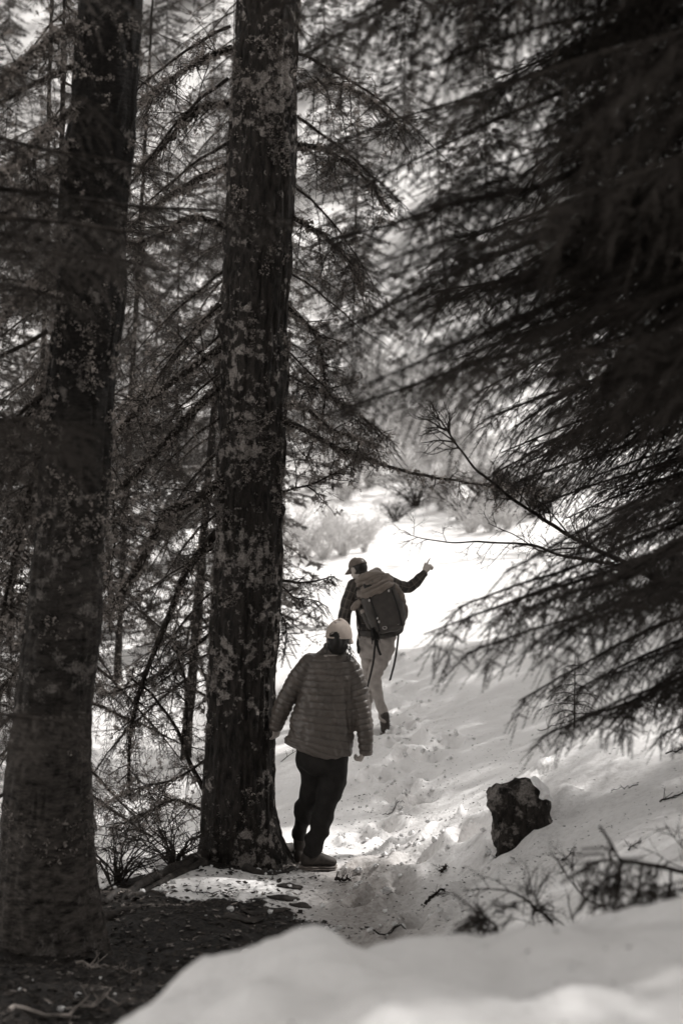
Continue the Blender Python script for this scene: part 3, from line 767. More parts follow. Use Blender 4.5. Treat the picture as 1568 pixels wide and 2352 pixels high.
for k, (px, py, az, pit, s, me) in enumerate([(520, 330, 3.4, -.45, .5, SPARSE[0]), (525, 180, 2.9, -.4, .55, DROOP[0]), (518, 620, 3.2, -.6, .45, SPARSE[1]), (515, 760, 2.8, -.5, .45, DEAD[1]),
        (505, 960, 3.3, -.5, .4, SPARSE[0]), (500, 1040, 2.7, -.5, .45, DROOP[1]), (498, 1180, 2.6, -.45, .42, DROOP[0]), (490, 1260, 3.0, -.45, .4, SPARSE[1]), (488, 1360, 2.9, -.55, .42, DROOP[1]), (484, 1500, 2.7, -.3, .38, SPARSE[0]),
        (480, 1560, 3.2, -.2, .3, DEAD[0]), (655, 620, .3, -.4, .4, SPARSE[0]), (665, 420, -.2, -.5, .45, DROOP[0]), (670, 260, .4, -.4, .5, SPARSE[1]), (655, 800, .5, -.5, .4, DEAD[1]), (668, 120, .0, -.2, .55, DROOP[1]),
        (530, 60, 3.3, -.3, .55, DROOP[1]), (500, 860, 2.9, -.5, .45, DEAD[2]), (495, 1120, 3.5, -.5, .35, DEAD[0]), (508, 700, 3.6, -.5, .4, DROOP[0])]):
    place_branch(me, tree2, W(px, py, 9.5) - base2, az, pit, s)

# ------------------------------------------------------------------ conifers to the right whose boughs hang into the view
def side_tree(base_xy, label, h=15, r=.2, seed=0, group=None, lean=(0, 0), name="conifer_tree", fill=None):
    x, y = base_xy; b = np.array([x, y, gz(x, y)])
    t = thing(name, b, label, 'tree', group)
    ax = [(0, 0, -.3), (lean[0] * .3, lean[1] * .3, h * .3), (lean[0] * .7, lean[1] * .7, h * .7), (lean[0], lean[1], h)]
    me, P, R = trunk_mesh("trunk", np.array(ax), [r * 1.1, r * .85, r * .45, .03], M_bark, nseg=32, nr=70, flare=(.6, .12, [(0, .6), (2, .7), (4, .6)]), seed=seed)
    link("trunk", me, t)
    return t, b, h

def crown(t, b, h, rng, z0, z1, n, L0, meshes, az0=0, az1=2 * math.pi, pitch=-.35, lean=(0, 0), own=2.4):
    for i in range(n):
        z = z0 + (z1 - z0) * (i + rng.rand()) / n
        az = az0 + (az1 - az0) * ((i * .618) % 1.0)
        l = L0 * (1 - .8 * max(0, (z - z0) / (h - z0))) * rng.uniform(.8, 1.15)
        f = z / h
        place_branch(meshes[rng.randint(len(meshes))], t, (lean[0] * f, lean[1] * f, z), az + rng.uniform(-.3, .3), pitch * rng.uniform(.5, 1.4) * (1 - .6 * f), l / own, rng.uniform(-.25, .25))

# A: nearest, its out-of-focus boughs fill the upper right
tA, bA, hA = side_tree((2.55, 3.9), "nearest dark conifer whose blurred boughs fill the upper right", h=13, r=.2, seed=21)
rg = np.random.RandomState(77)
def A_bough(zb, tip, v, roll=0.0, wide=1.0, d=None):
    base = np.array([2.45, 3.9, zb]); bough(HEAVY[v % 3], tA, bA, base, W(*tip), roll, wide=wide)
    for q in range((1 if rg.rand() < .5 else 0) if 850 < tip[0] < 1100 else 2 if tip[0] >= 1100 else 0):
        tp = (tip[0] + rg.uniform(0, 260), tip[1] + rg.uniform(-90, 70), tip[2] + rg.uniform(-.5, .6)); bough(HEAVY[rg.randint(3)], tA, bA, base + [0, rg.uniform(-.1, .1), rg.uniform(-.2, .2)], W(*tp), roll + rg.uniform(-.3, .3))
for (zb, tip, v, roll) in [
    (5.3, (640, 20, 4.2), 0, .3), (5.1, (760, 60, 3.8), 1, -.2), (4.95, (690, 130, 4.6), 2, .2), (4.8, (880, 200, 4.0), 3, .3), (4.7, (760, 330, 4.8), 0, -.3),
    (4.6, (1000, 250, 3.6), 1, .2), (4.45, (830, 430, 4.9), 2, .3), (4.35, (960, 480, 4.2), 0, 0), (4.25, (720, 560, 4.7), 1, .35), (4.15, (880, 600, 4.1), 3, .1),
    (4.05, (780, 760, 5.0), 2, .2), (3.95, (950, 720, 4.1), 0, .3), (3.9, (735, 955, 4.6), 1, .25), (3.8, (850, 880, 4.3), 2, .1), (3.75, (1000, 800, 4.3), 0, .4),
    (3.7, (920, 900, 4.0), 2, .2), (5.5, (1150, 30, 4.4), 2, .2), (5.2, (1250, 130, 4.6), 0, .1), (4.9, (1200, 330, 3.7), 1, .2), (4.5, (1150, 520, 3.7), 2, .1), (4.2, (1180, 640, 4.6), 0, .2),
    (3.6, (1120, 900, 4.4), 1, .1), (3.5, (1250, 950, 4.8), 3, .1), (5.4, (900, -30, 4.8), 3, .2), (5.6, (1300, -60, 4.6), 1, .1), (5.6, (690, -30, 4.6), 2, .2), (5.7, (830, 30, 5.0), 1, .0), (5.5, (960, 80, 4.4), 0, .3), (5.3, (1030, 130, 4.0), 2, .1), (5.0, (1110, 210, 4.8), 1, .2), (4.4, (1010, 420, 4.4), 1, .2), (4.1, (1050, 610, 4.0), 0, .1)]:
    A_bough(zb, tip, v, roll)
crown(tA, bA, hA, rg, 5.2, 12.5, 14, 1.8, FULL, az0=-.6, az1=1.4)

# B: farther along the bank, sharper boughs at mid height
tB, bB, hB = side_tree((4.3, 9.0), "conifer on the right bank with fine dark sprays sweeping over the clearing", h=15, r=.22, seed=31)
for (zb, tip, v, roll) in [
    (4.4, (1120, 960, 8.4), 0, .3), (4.2, (1150, 1040, 8.8), 1, .2), (4.0, (1130, 1090, 9.6), 2, .2), (3.9, (1180, 1110, 8.2), 3, .2), (3.7, (1240, 1160, 9.0), 0, .3),
    (3.6, (1300, 1190, 8.0), 1, .2), (4.6, (1100, 900, 9.3), 2, .1), (4.8, (1060, 820, 8.8), 0, .2), (4.9, (1150, 780, 8.0), 1, .1), (5.1, (1000, 700, 9.2), 3, .2),
    (5.3, (1150, 640, 8.4), 2, .2), (5.6, (1050, 560, 9.0), 0, .2), (5.9, (1180, 450, 8.6), 1, .2), (3.4, (1350, 1230, 7.4), 2, .2), (3.3, (1400, 1250, 8.6), 0, .3), (6.2, (1250, 300, 8.8), 2, .2), (6.6, (1150, 180, 9.4), 0, .2),
    (4.1, (1250, 1020, 7.6), 0, .1), (4.5, (1300, 930, 7.9), 2, .1), (3.8, (1350, 1100, 8.0), 3, .15)]:
    bough(HEAVY[v % 3], tB, bB, np.array([4.25, 9.0, zb]), W(*tip), roll)
    for q in range(1):
        bough(FULL[rg.randint(4)], tB, bB, np.array([4.25, 9.0, zb + rg.uniform(-.25, .25)]), W(tip[0] + rg.uniform(0, 160), tip[1] + rg.uniform(-70, 60), tip[2] + rg.uniform(-.6, .6)), roll + rg.uniform(-.3, .3))
crown(tB, bB, hB, rg, 4.2, 14, 50, 2.7, FULL)

# C: low boughs in the lower right, half out of focus
tC, bC, hC = side_tree((2.9, 5.9), "conifer at the right edge whose low out-of-focus boughs reach across the snow slope", h=11, r=.15, seed=41)
for (zb, tip, v, roll) in [
    (3.05, (972, 1458, 5.2), 1, .3), (2.95, (1070, 1500, 5.0), 0, .2), (3.2, (1050, 1395, 5.6), 3, .1), (2.75, (1190, 1610, 5.6), 2, .2), (2.6, (1245, 1690, 5.4), 0, .2), (3.3, (1220, 1330, 5.6), 2, .3),
    (2.9, (1230, 1480, 4.9), 1, .2), (2.65, (1330, 1650, 5.0), 3, .2), (2.45, (1400, 1640, 5.8), 1, .3), (2.5, (1515, 1690, 5.6), 0, .2), (3.35, (1300, 1270, 6.3), 0, .2), (3.1, (1330, 1380, 4.8), 2, .1),
    (2.8, (1380, 1560, 5.2), 0, .1), (3.45, (1400, 1180, 5.4), 1, .2)]:
    bough(HEAVY[v % 3], tC, bC, np.array([2.85, 5.9, zb]), W(*tip), roll)
    for q in range(1):
        bough(HEAVY[rg.randint(3)], tC, bC, np.array([2.85, 5.9, zb + rg.uniform(-.1, .25)]), W(tip[0] + rg.uniform(60, 230), tip[1] + rg.uniform(-90, 20), tip[2] + rg.uniform(-.4, .4)), roll + rg.uniform(-.3, .3))
crown(tC, bC, hC, rg, 3.3, 10, 34, 1.8, FULL, az0=-1.6, az1=2.0)

# D: off the left edge, a near bough crosses the left trunk
tD, bD, hD = side_tree((-2.9, 4.3), "dark conifer beyond the left edge whose blurred boughs cross the leaning trunk", h=12, r=.16, seed=51)
for (zb, tip, v, roll) in [(3.9, (480, 560, 4.6), 1, .3), (3.75, (260, 600, 4.3), 0, .2), (3.6, (200, 700, 4.5), 2, .2), (4.3, (400, 400, 4.9), 0, .1), (3.2, (190, 980, 4.2), 3, .2), (2.9, (110, 1090, 4.4), 1, .2), (2.0, (170, 1660, 4.8), 2, .2), (1.9, (60, 1720, 4.4), 0, .2), (5.0, (330, 30, 4.8), 2, .2), (3.95, (640, 500, 5.2), 0, .1), (3.7, (380, 620, 5.0), 2, .3), (3.3, (160, 1020, 4.0), 2, .0), (2.95, (210, 1040, 4.8), 1, .3), (2.1, (205, 1640, 5.2), 1, .0), (4.7, (250, 250, 4.6), 1, .2)]:
    bough(HEAVY[v % 3], tD, bD, np.array([-2.85, 4.3, zb]), W(*tip), roll)
crown(tD, bD, hD, rg, 4.5, 11, 20, 1.7, FULL, az0=2.0, az1=4.6)

# trees that close the wood on the right and throw the shade
shade = [((6.8, 6.2), 17, "tall conifer upslope of the right bank, behind the near boughs"), ((7.5, 11.5), 18, "tall conifer right of the clearing, second up the slope"), ((6.2, 15.5), 16, "conifer at the right of the clearing, below a taller one"),
         ((9.6, 9.0), 19, "tall conifer farthest up the right slope"), ((5.4, 2.6), 16, "conifer up the bank beside the photographer"), ((9.8, 15.0), 18, "tall conifer behind the clearing's right edge"), ((8.3, 18.5), 17, "conifer at the far right corner of the slope"), ((6.9, 20.4), 16, "lower conifer just beyond the slope's right corner"), ((8.9, 23.0), 17, "conifer right of the sunlit clearing, first beyond the slope"), ((11.8, 19.5), 19, "tall conifer high behind the slope's far corner")]
for i, ((x, y), h, lab) in enumerate(shade):
    t, b, h = side_tree((x, y), lab, h=h, r=.16, seed=61 + i, group="conifers on the right slope")
    crown(t, b, h, rg, 2.5, h - .5, 115, 3.1, HEAVY)

# unseen conifers added behind the camera to block low sky light
for i, ((x, y), h, lab) in enumerate([((-2.4, -7.5), 15, "conifer behind the photographer's left shoulder"), ((3.0, -7.5), 16, "conifer behind the photographer's right shoulder"), ((7.2, -4.0), 15, "conifer up the bank at the photographer's right"), ((-5.6, -3.8), 15, "conifer down the bank at the photographer's left"), ((0.2, -9.5), 17, "tall unseen conifer added farthest behind the photographer")]):
    t, b, h = side_tree((x, y), lab, h=h, r=.2, seed=161 + i, group="unseen conifers added behind the photographer")
    crown(t, b, h, rg, .8, h - .5, 80, 2.5, HEAVY, pitch=-.3)

# trees left of and behind the trunks, seen through the gaps (lower boughs droop, many are bare)
mid = [((-2.6, 12.6), 12, "drooping conifer below the ridge between the two trunks", DROOP + SPARSE), ((-4.6, 11.0), 12, "ragged conifer behind the leaning trunk at the left edge", DROOP + SPARSE + FULL[:1]),
       ((-1.8, 16.0), 14, "conifer behind the middle trunk, hung with bare twigs", SPARSE + DEAD + DROOP), ((-3.6, 16.5), 13, "conifer down the left slope behind the drooping one", DROOP + SPARSE), ((-6.2, 14.0), 14, "conifer farther down the left slope", FULL + DROOP),
       ((-0.95, 19.5), 15, "conifer straight behind the middle trunk with boughs only high up", DROOP + SPARSE + FULL), ((-3.35, 21.0), 15, "conifer farther off, between the trunks, leaning right", DROOP + FULL)]
for i, ((x, y), h, lab, ms) in enumerate(mid):
    ln = [(.3, 0), (-.4, .2), (1.3, .4), (.5, -.3), (.4, .2), (-.5, .3), (.9, .2)][i]; z0 = [.7, .7, .7, .7, .7, 4.2, 2.2][i]
    t, b, h = side_tree((x, y), lab, h=h, r=.055, seed=81 + i, lean=ln)
    crown(t, b, h, rg, z0, h * .66, 50, 1.9, ms, pitch=-.5, lean=ln)

# ------------------------------------------------------------------ farther trees
def far_branch_arrays(rng, L=2.4, k=46):
    mb = MB(); P = stem(L, .3, .1, rng, k=6); V, T = tube(P, np.linspace(.03, .006, 6), 3, False); mb.add(V, T, 0)
    n = k
    t = rng.rand(n) ** .8; s = np.where(rng.rand(n) < .5, -1, 1)
    p = np.column_stack([np.interp(t * 5, range(6), P[:, c]) for c in range(3)])
    l = .8 * (1 - t) ** .8 + .12; l *= rng.uniform(.5, 1.1, n)
    d = np.column_stack([np.full(n, .55), s * .85, rng.uniform(-.5, .05, n)])
    Vs = []; Ts = []
    for i in range(n):      # each side spray: a string of ragged leaf-sized triangles
        m = 5
        for j in range(m):
            c = p[i] + d[i] * l[i] * (j + .5) / m; w = .05 + .07 * rng.rand()
            a = rng.normal(0, 1, 3) * [1, 1, .35]; a = nrm(a) * w * 1.7; b2 = nrm(np.cross(a, [rng.normal(0, .4), rng.normal(0, .4), 1])) * w * .5
            Vs += [c - b2, c + b2, c + a + d[i] * .06]; 
    V = np.array(Vs); mb.add(V, np.arange(len(V)).reshape(-1, 3), 1)
    return mb.arrays()

def far_tree_meshes(seed, h, nb=95, rad=2.3, kk=42, z0=.02):
    rng = np.random.RandomState(seed); mb = MB()
    lib = [far_branch_arrays(rng, k=kk) for _ in range(4)]
    for i in range(nb):
        f = z0 + (1 - z0) * (i + rng.rand()) / nb; z = h * f
        if rng.rand() < .08: continue
        l = (rad * (1 - f) ** .8 + .25) * rng.uniform(.65, 1.15) / 2.4
        az = i * 2.4 + rng.uniform(-.3, .3); pit = -.25 + .4 * f + rng.uniform(-.15, .15)
        Rm = np.array((Matrix.Rotation(az, 3, 'Z') @ Matrix.Rotation(-pit, 3, 'Y')))
        V, T, M = lib[rng.randint(4)]
        for m in (0, 1):
            k = M == m; TT = T[k]
            mb.V.append(V @ Rm.T * l + [0, 0, z]) if m == 0 else None
            if m == 0: base = mb.n; mb.n += len(V)
            mb.T.append(TT + base); mb.M.append(np.full(len(TT), m))
    V, T, M = mb.arrays()
    cr = mesh("crown", V, T, [M_twig, M_needle2], M, smooth=False)
    tr, _, _ = trunk_mesh("trunk", np.array([(0, 0, -.4), (0.05, .03, h * .35), (0, .05, h * .7), (0, 0, h)]), [.055, .045, .03, .012], M_bark, nseg=10, nr=16, seed=seed)
    return tr, cr
FT = [far_tree_meshes(200 + i, h, nb, rad) for i, (h, nb, rad) in enumerate([(13, 120, 2.6), (16, 140, 2.8), (10, 100, 2.3), (15, 95, 2.2)])]
rf = np.random.RandomState(12)
FARPOS = []
# edge of the clearing first, then the hillside
for (x, y, v, s) in [(-9, 24, 1, 1), (-6.2, 22, 0, .9), (-5.2, 19.5, 2, .8), (-1.5, 24, 2, .8), (-7.6, 30, 0, 1), (-4.4, 27, 2, 1), (-3.0, 36, 3, 1), (-11, 34, 1, 1.1), 
                     (-5.4, 46, 1, .9), (-9.5, 44, 0, 1), (-13.5, 46, 1, 1), (-3.2, 58, 1, .95), (10, 54, 3, 1), (13.6, 50, 1, 1), (-7.4, 55, 3, 1), (-12, 58, 0, 1), (0.4, 64, 1, 1.1), (15, 40, 1, 1.1)]:
    FARPOS.append((x, y, v, s))
tries = 0
while len(FARPOS) < 86 and tries < 4000:
    tries += 1
    y = rf.uniform(60, 118); x = rf.uniform(-.30 * y - 4, .30 * y + 4)
    if -2.5 < x < 11 and y < 72: continue
    if all((x - a) ** 2 + (y - b) ** 2 > 4.2 ** 2 for a, b, _, _ in FARPOS): FARPOS.append((x, y, rf.randint(4), rf.uniform(.8, 1.2)))
KIND = ["full-crowned", "tall dense", "short bushy", "thin open"]
def _zone(px):
    for lim, w in ((100, "at the left edge"), (250, "behind the leaning trunk"), (490, "between the two big trunks"), (670, "behind the middle trunk"), (800, "just right of the middle trunk"), (960, "above the capped walkers"), (1150, "above the pointing hand"), (1350, "above the thicket")):
        if px < lim: return w
    return "toward the right edge"
FT_L = []
for (x, y, v, s) in FARPOS:
    px = 784 + F * x / y
    row = "high on the hillside" if y > 95 else "halfway up the hillside" if y > 76 else "low on the hillside" if y > 59 else "beyond the sunlit clearing" if y > 41 else "beside the sunlit clearing"
    FT_L.append((f"{KIND[v]} conifer {row}, {_zone(px)}", row, y))
for i, (x, y, v, s) in enumerate(FARPOS):
    lab, row, _ = FT_L[i]; same = sorted(q[2] for q in FT_L if q[0] == lab)
    if len(same) > 1:
        r = same.index(y); w = {2: ["nearer", "farther"], 3: ["nearest", "middle", "farthest"], 4: ["nearest", "second nearest", "second farthest", "farthest"], 5: ["nearest", "second nearest", "middle", "second farthest", "farthest"]}.get(len(same))
        lab = (w[r] if w else "nearest" if r == 0 else "farthest" if r == len(same) - 1 else "middling") + " " + lab
    t = thing("conifer_tree", (x, y, gz(x, y)), lab, 'tree', "background conifers " + row, rotz=rf.uniform(0, 6.28))
    t.scale = (s, s, s); t.rotation_euler[0] = rf.uniform(-.07, .07); t.rotation_euler[1] = rf.uniform(-.07, .07)
    link("trunk", FT[v][0], t); link("crown", FT[v][1], t)
# ================================================================== people
M_skin = noise_mat("skin", 0.34, 0.42, 18, 0.55, 0.1, 60, warm=1.0, dist=.002)
M_hair = noise_mat("dark_hair", 0.008, 0.02, 60, 0.45, 0.5, 120, warm=1.4, dist=.004, stretch=(1, 1, .15))
M_jacket = noise_mat("quilted_nylon", 0.08, 0.12, 9, 0.42, 0.35, 70, warm=1.5, dist=.004, spec=.5)
M_blackcloth = noise_mat("black_trouser_cloth", 0.010, 0.018, 20, 0.8, 0.3, 40, warm=1.2, dist=.006)
M_capw = noise_mat("pale_cap_cloth", 0.44, 0.52, 30, 0.75, 0.2, 80, warm=1.3, dist=.003)
M_shoe = noise_mat("shoe_leather", 0.03, 0.055, 30, 0.6, 0.3, 60, warm=1.5, dist=.003)
M_sole = noise_mat("rubber_sole", 0.14, 0.22, 30, 0.7, warm=1.2)
M_lace = noise_mat("lace", 0.01, 0.02, 30, 0.7)
M_tan = noise_mat("tan_trouser_cloth", 0.24, 0.31, 16, 0.75, 0.35, 30, warm=.9, dist=.006)
M_capm = noise_mat("brown_cap_cloth", 0.09, 0.13, 30, 0.75, 0.2, 80, warm=1.6, dist=.003)
M_pack = noise_mat("pack_nylon", 0.026, 0.042, 14, 0.55, 0.35, 35, warm=1.5, dist=.006, spec=.4)
M_web = noise_mat("black_webbing", 0.008, 0.014, 60, 0.7, warm=1)
M_bundle = noise_mat("grey_brown_nylon", 0.12, 0.16, 10, 0.5, 0.4, 22, warm=1.7, dist=.008, spec=.4)
M_bundle2 = noise_mat("crumpled_sleeve_nylon", 0.08, 0.16, 14, 0.5, 0.5, 30, warm=1.6, dist=.008)
M_metal = noise_mat("buckle_metal", 0.35, 0.5, 30, 0.35, warm=.5); M_metal.node_tree.nodes['Principled BSDF'].inputs['Metallic'].default_value = .8
M_bottle = noise_mat("bottle_plastic", 0.14, 0.3, 25, 0.35, warm=1.2)

def _seam_shade(m):                    # stitching lines darkened: groove shade put into the colour along the seams
    nt = m.node_tree; N = nt.nodes.new; L = nt.links.new; b = nt.nodes['Principled BSDF']; src = b.inputs['Base Color'].links[0].from_socket
    a = N('ShaderNodeAttribute'); a.attribute_name = 'seam'; q = N('ShaderNodeMath'); q.operation = 'MULTIPLY'; q.inputs[1].default_value = .5; L(a.outputs['Fac'], q.inputs[0])
    x = N('ShaderNodeMix'); x.data_type = 'RGBA'; L(q.outputs[0], x.inputs[0]); L(src, x.inputs[6]); x.inputs[7].default_value = grey(.025, 1.5); L(x.outputs[2], b.inputs['Base Color'])
_seam_shade(M_jacket)
def plaid_mat():
    m, nt, b = new_mat("plaid_flannel"); N = nt.nodes.new; L = nt.links.new
    a = N('ShaderNodeAttribute'); a.attribute_name = 'cloth'; a.attribute_type = 'GEOMETRY'
    sx = N('ShaderNodeSeparateXYZ'); L(a.outputs['Vector'], sx.inputs[0])
    def line(sock, period, width, off):
        k = N('ShaderNodeMath'); k.operation = 'MULTIPLY_ADD'; k.inputs[1].default_value = 1 / period; k.inputs[2].default_value = off; L(sock, k.inputs[0])
        f = N('ShaderNodeMath'); f.operation = 'FRACT'; L(k.outputs[0], f.inputs[0])
        g = N('ShaderNodeMath'); g.operation = 'LESS_THAN'; g.inputs[1].default_value = width / period; L(f.outputs[0], g.inputs[0]); return g.outputs[0]
    def mx(p, q, op):
        g = N('ShaderNodeMath'); g.operation = op; L(p, g.inputs[0]); L(q, g.inputs[1]); return g.outputs[0]
    thin = mx(line(sx.outputs[0], .085, .007, .1), line(sx.outputs[1], .085, .007, .3), 'MAXIMUM')
    wide = mx(line(sx.outputs[0], .085, .042, .6), line(sx.outputs[1], .085, .042, .75), 'ADD')
    r = N('ShaderNodeValToRGB'); r.color_ramp.interpolation = 'CONSTANT'
    e = r.color_ramp.elements; e[0].color = grey(.055, 1.6); e[1].position = .25; e[1].color = grey(.032, 1.6)
    e2 = e.new(.75); e2.color = grey(.016, 1.4)
    h = N('ShaderNodeMath'); h.operation = 'MULTIPLY'; h.inputs[1].default_value = .5; L(wide, h.inputs[0]); L(h.outputs[0], r.inputs[0])
    m2 = N('ShaderNodeMix'); m2.data_type = 'RGBA'; L(thin, m2.inputs[0]); L(r.outputs[0], m2.inputs[6]); m2.inputs[7].default_value = grey(.11, 1.4)
    L(m2.outputs[2], b.inputs['Base Color']); b.inputs['Roughness'].default_value = .85
    n = N('ShaderNodeTexNoise'); n.inputs['Scale'].default_value = 25; tc = N('ShaderNodeTexCoord'); L(tc.outputs['Object'], n.inputs['Vector'])
    bp = N('ShaderNodeBump'); bp.inputs['Strength'].default_value = .4; bp.inputs['Distance'].default_value = .008; L(n.outputs[0], bp.inputs['Height']); L(bp.outputs[0], b.inputs['Normal'])
    return m
M_plaid = plaid_mat()

def loft(C, A, B, n=28):
    """closed loft: centres C, half-axis vectors A and B"""
    C = np.asarray(C, float); A = np.asarray(A, float); B = np.asarray(B, float); k = len(C)
    a = np.linspace(0, 2 * np.pi, n, endpoint=False)
    V = (C[:, None] + A[:, None] * np.cos(a)[None, :, None] + B[:, None] * np.sin(a)[None, :, None]).reshape(-1, 3)
    i = np.arange(k - 1)[:, None] * n; j = np.arange(n)[None]; j2 = (j + 1) % n
    a_, b_, c_, d_ = (i + j).ravel(), (i + j2).ravel(), (i + n + j2).ravel(), (i + n + j).ravel()
    T = np.concatenate([np.stack([a_, b_, c_], 1), np.stack([a_, c_, d_], 1)])
    V = np.concatenate([V, C[:1], C[-1:]]); j = np.arange(n); j2 = (j + 1) % n
    T = np.concatenate([T, np.stack([j2, j, np.full(n, k * n)], 1), np.stack([(k - 1) * n + j, (k - 1) * n + j2, np.full(n, k * n + 1)], 1)])
    return V, T

def limb_tube(pts, n=18, samples=30, flat=1.0):
    """pts: rows x,y,z,r; rounded ends"""
    S_ = spline(np.array(pts, float), samples); P = S_[:, :3]; R = np.maximum(S_[:, 3], .002)
    d0 = nrm(P[0] - P[1]); d1 = nrm(P[-1] - P[-2])
    e0 = [P[0] + d0 * R[0] * math.sin(t) for t in (1.25, .8, .4)]; r0 = [R[0] * math.cos(t) for t in (1.25, .8, .4)]
    e1 = [P[-1] + d1 * R[-1] * math.sin(t) for t in (.4, .8, 1.25)]; r1 = [R[-1] * math.cos(t) for t in (.4, .8, 1.25)]
    return tube(np.vstack([e0, P, e1]), np.concatenate([r0, R, r1]), n)

def ball(c, ax, u=(1, 0, 0), w=(0, 0, 1), n=20):
    """ellipsoid with half-axes ax along u, (w x u), w"""
    u = nrm(u); w = nrm(np.asarray(w) - u * np.dot(w, u)); v = np.cross(w, u)
    th = np.linspace(-math.pi / 2 + .08, math.pi / 2 - .08, n)
    C = [np.asarray(c) + w * ax[2] * math.sin(t) for t in th]
    return loft(C, [u * ax[0] * math.cos(t) for t in th], [v * ax[1] * math.cos(t) for t in th], n=24)

def remesh(mb, voxel, smooth=2):
    V, T, _ = mb.arrays()
    me = mesh("tmp", V, T, []); o = link("tmp", me)
    m = o.modifiers.new("r", 'REMESH'); m.mode = 'VOXEL'; m.voxel_size = voxel
    if smooth:
        s = o.modifiers.new("s", 'SMOOTH'); s.factor = .5; s.iterations = smooth
    dg = bpy.context.evaluated_depsgraph_get(); ev = o.evaluated_get(dg).to_mesh()
    n = len(ev.vertices); co = np.empty(n * 3, np.float32); ev.vertices.foreach_get('co', co)
    no = np.empty(n * 3, np.float32); ev.vertices.foreach_get('normal', no)
    ls = np.empty(len(ev.loops), np.int32); ev.loops.foreach_get('vertex_index', ls)
    o.evaluated_get(dg).to_mesh_clear(); bpy.data.objects.remove(o); bpy.data.meshes.remove(me)
    return co.reshape(-1, 3).astype(float), no.reshape(-1, 3).astype(float), ls.reshape(-1, 4)

def seg_dist(V, pts):
    """distance to polyline, arc length at the closest point, radius there"""
    pts = np.asarray(pts, float); P = pts[:, :3]; best = np.full(len(V), 1e9); s = np.zeros(len(V)); rr = np.zeros(len(V)); acc = 0
    for i in range(len(P) - 1):
        a, b = P[i], P[i + 1]; d = b - a; L = np.linalg.norm(d); t = np.clip(((V - a) @ d) / (L * L), 0, 1)
        q = np.linalg.norm(V - (a + t[:, None] * d), axis=1); r = pts[i, 3] * (1 - t) + pts[i + 1, 3] * t
        k = q / r < best; best[k] = (q / r)[k]; s[k] = acc + (t * L)[k]; rr[k] = r[k]; acc += L
    return best, s, rr

def part(name, V, F_, mat, parent, org, smooth=True, label=None):
    o = link(name, mesh(name, np.asarray(V) - org, F_, mat, smooth=smooth), parent)
    if label: o['label'] = label
    return o
def mpart(name, mb, mat, parent, org, smooth=True):
    V, T, M = mb.arrays(); return link(name, mesh(name, V - org, T, mat, M if isinstance(mat, list) else None, smooth=smooth), parent)

def hand(mb, wrist, dirn, palm_n, s=1.0, thumb_side=1, curls=(.35, .4, .45, .5), spread=.10, thumb_curl=.3, thumb_out=.8):
    """palm, four unequal fingers and a thumb; palm_n is the way the palm faces, fingers curl towards it"""
    d = nrm(dirn); n = nrm(np.asarray(palm_n) - d * np.dot(palm_n, d)); sd = np.cross(n, d) * thumb_side
    w = np.asarray(wrist, float)
    C = [w - d * .02 * s, w + d * .015 * s, w + d * .045 * s, w + d * .075 * s, w + d * .088 * s]
    mb.add(*loft(C, [sd * x * s for x in (.024, .028, .038, .040, .034)], [n * x * s for x in (.020, .018, .016, .014, .010)], 16))
    Ls = [.068, .076, .070, .055]
    for i in range(4):
        off = (1.5 - i) * .0195 * s; a = (1.5 - i) * spread
        fd = nrm(d * math.cos(a) + sd * math.sin(a)); p = w + d * .076 * s + sd * off; q = [tuple(p) + (.0095 * s,)]
        c = curls[i]; ang = 0
        for k in range(3):
            ang += c * (1.1, 1.2, .8)[k]; seg = Ls[i] * s * (.45, .32, .26)[k]
            p = p + (fd * math.cos(ang) + n * math.sin(ang)) * seg; q.append(tuple(p) + ((.0088, .0080, .0066)[k] * s,))
        mb.add(*limb_tube(q, 10, 14))
    p = w + d * .02 * s + sd * .024 * s; td = nrm(d * .75 + sd * thumb_out + n * .25); q = [tuple(p) + (.013 * s,)]
    p = p + td * .034 * s; q.append(tuple(p) + (.011 * s,)); td = nrm(td + d * .4 + n * thumb_curl); p = p + td * .030 * s; q.append(tuple(p) + (.0098 * s,))
    td = nrm(td + n * thumb_curl); p = p + td * .024 * s; q.append(tuple(p) + (.0075 * s,)); mb.add(*limb_tube(q, 10, 14))

def head(mb, c, f, u, s=1.0):
    """skull, jaw, nose, ears, brow, lips; c centre, f facing, u up"""
    f = nrm(f); u = nrm(np.asarray(u) - f * np.dot(u, f)); r = np.cross(f, u)
    mb.add(*ball(c + u * .02 * s - f * .008 * s, (.074 * s, .094 * s, .098 * s), r, u))
    mb.add(*ball(c + f * .030 * s - u * .045 * s, (.056 * s, .058 * s, .070 * s), r, u))
    mb.add(*ball(c + f * .066 * s - u * .096 * s, (.024 * s, .020 * s, .016 * s), r, u, 10))
    mb.add(*limb_tube([tuple(c + f * .084 * s + u * .012 * s) + (.008 * s,), tuple(c + f * .100 * s - u * .018 * s) + (.010 * s,), tuple(c + f * .106 * s - u * .030 * s) + (.012 * s,)], 8, 8))
    mb.add(*ball(c + f * .085 * s - u * .062 * s, (.022 * s, .008 * s, .007 * s), r, u, 8))
    mb.add(*ball(c + f * .080 * s + u * .022 * s, (.046 * s, .012 * s, .008 * s), r, u, 8))
    for k in (-1, 1):
        mb.add(*ball(c + r * k * .077 * s - f * .004 * s - u * .010 * s, (.009 * s, .019 * s, .033 * s), nrm(r * k - f * .3), u, 10))

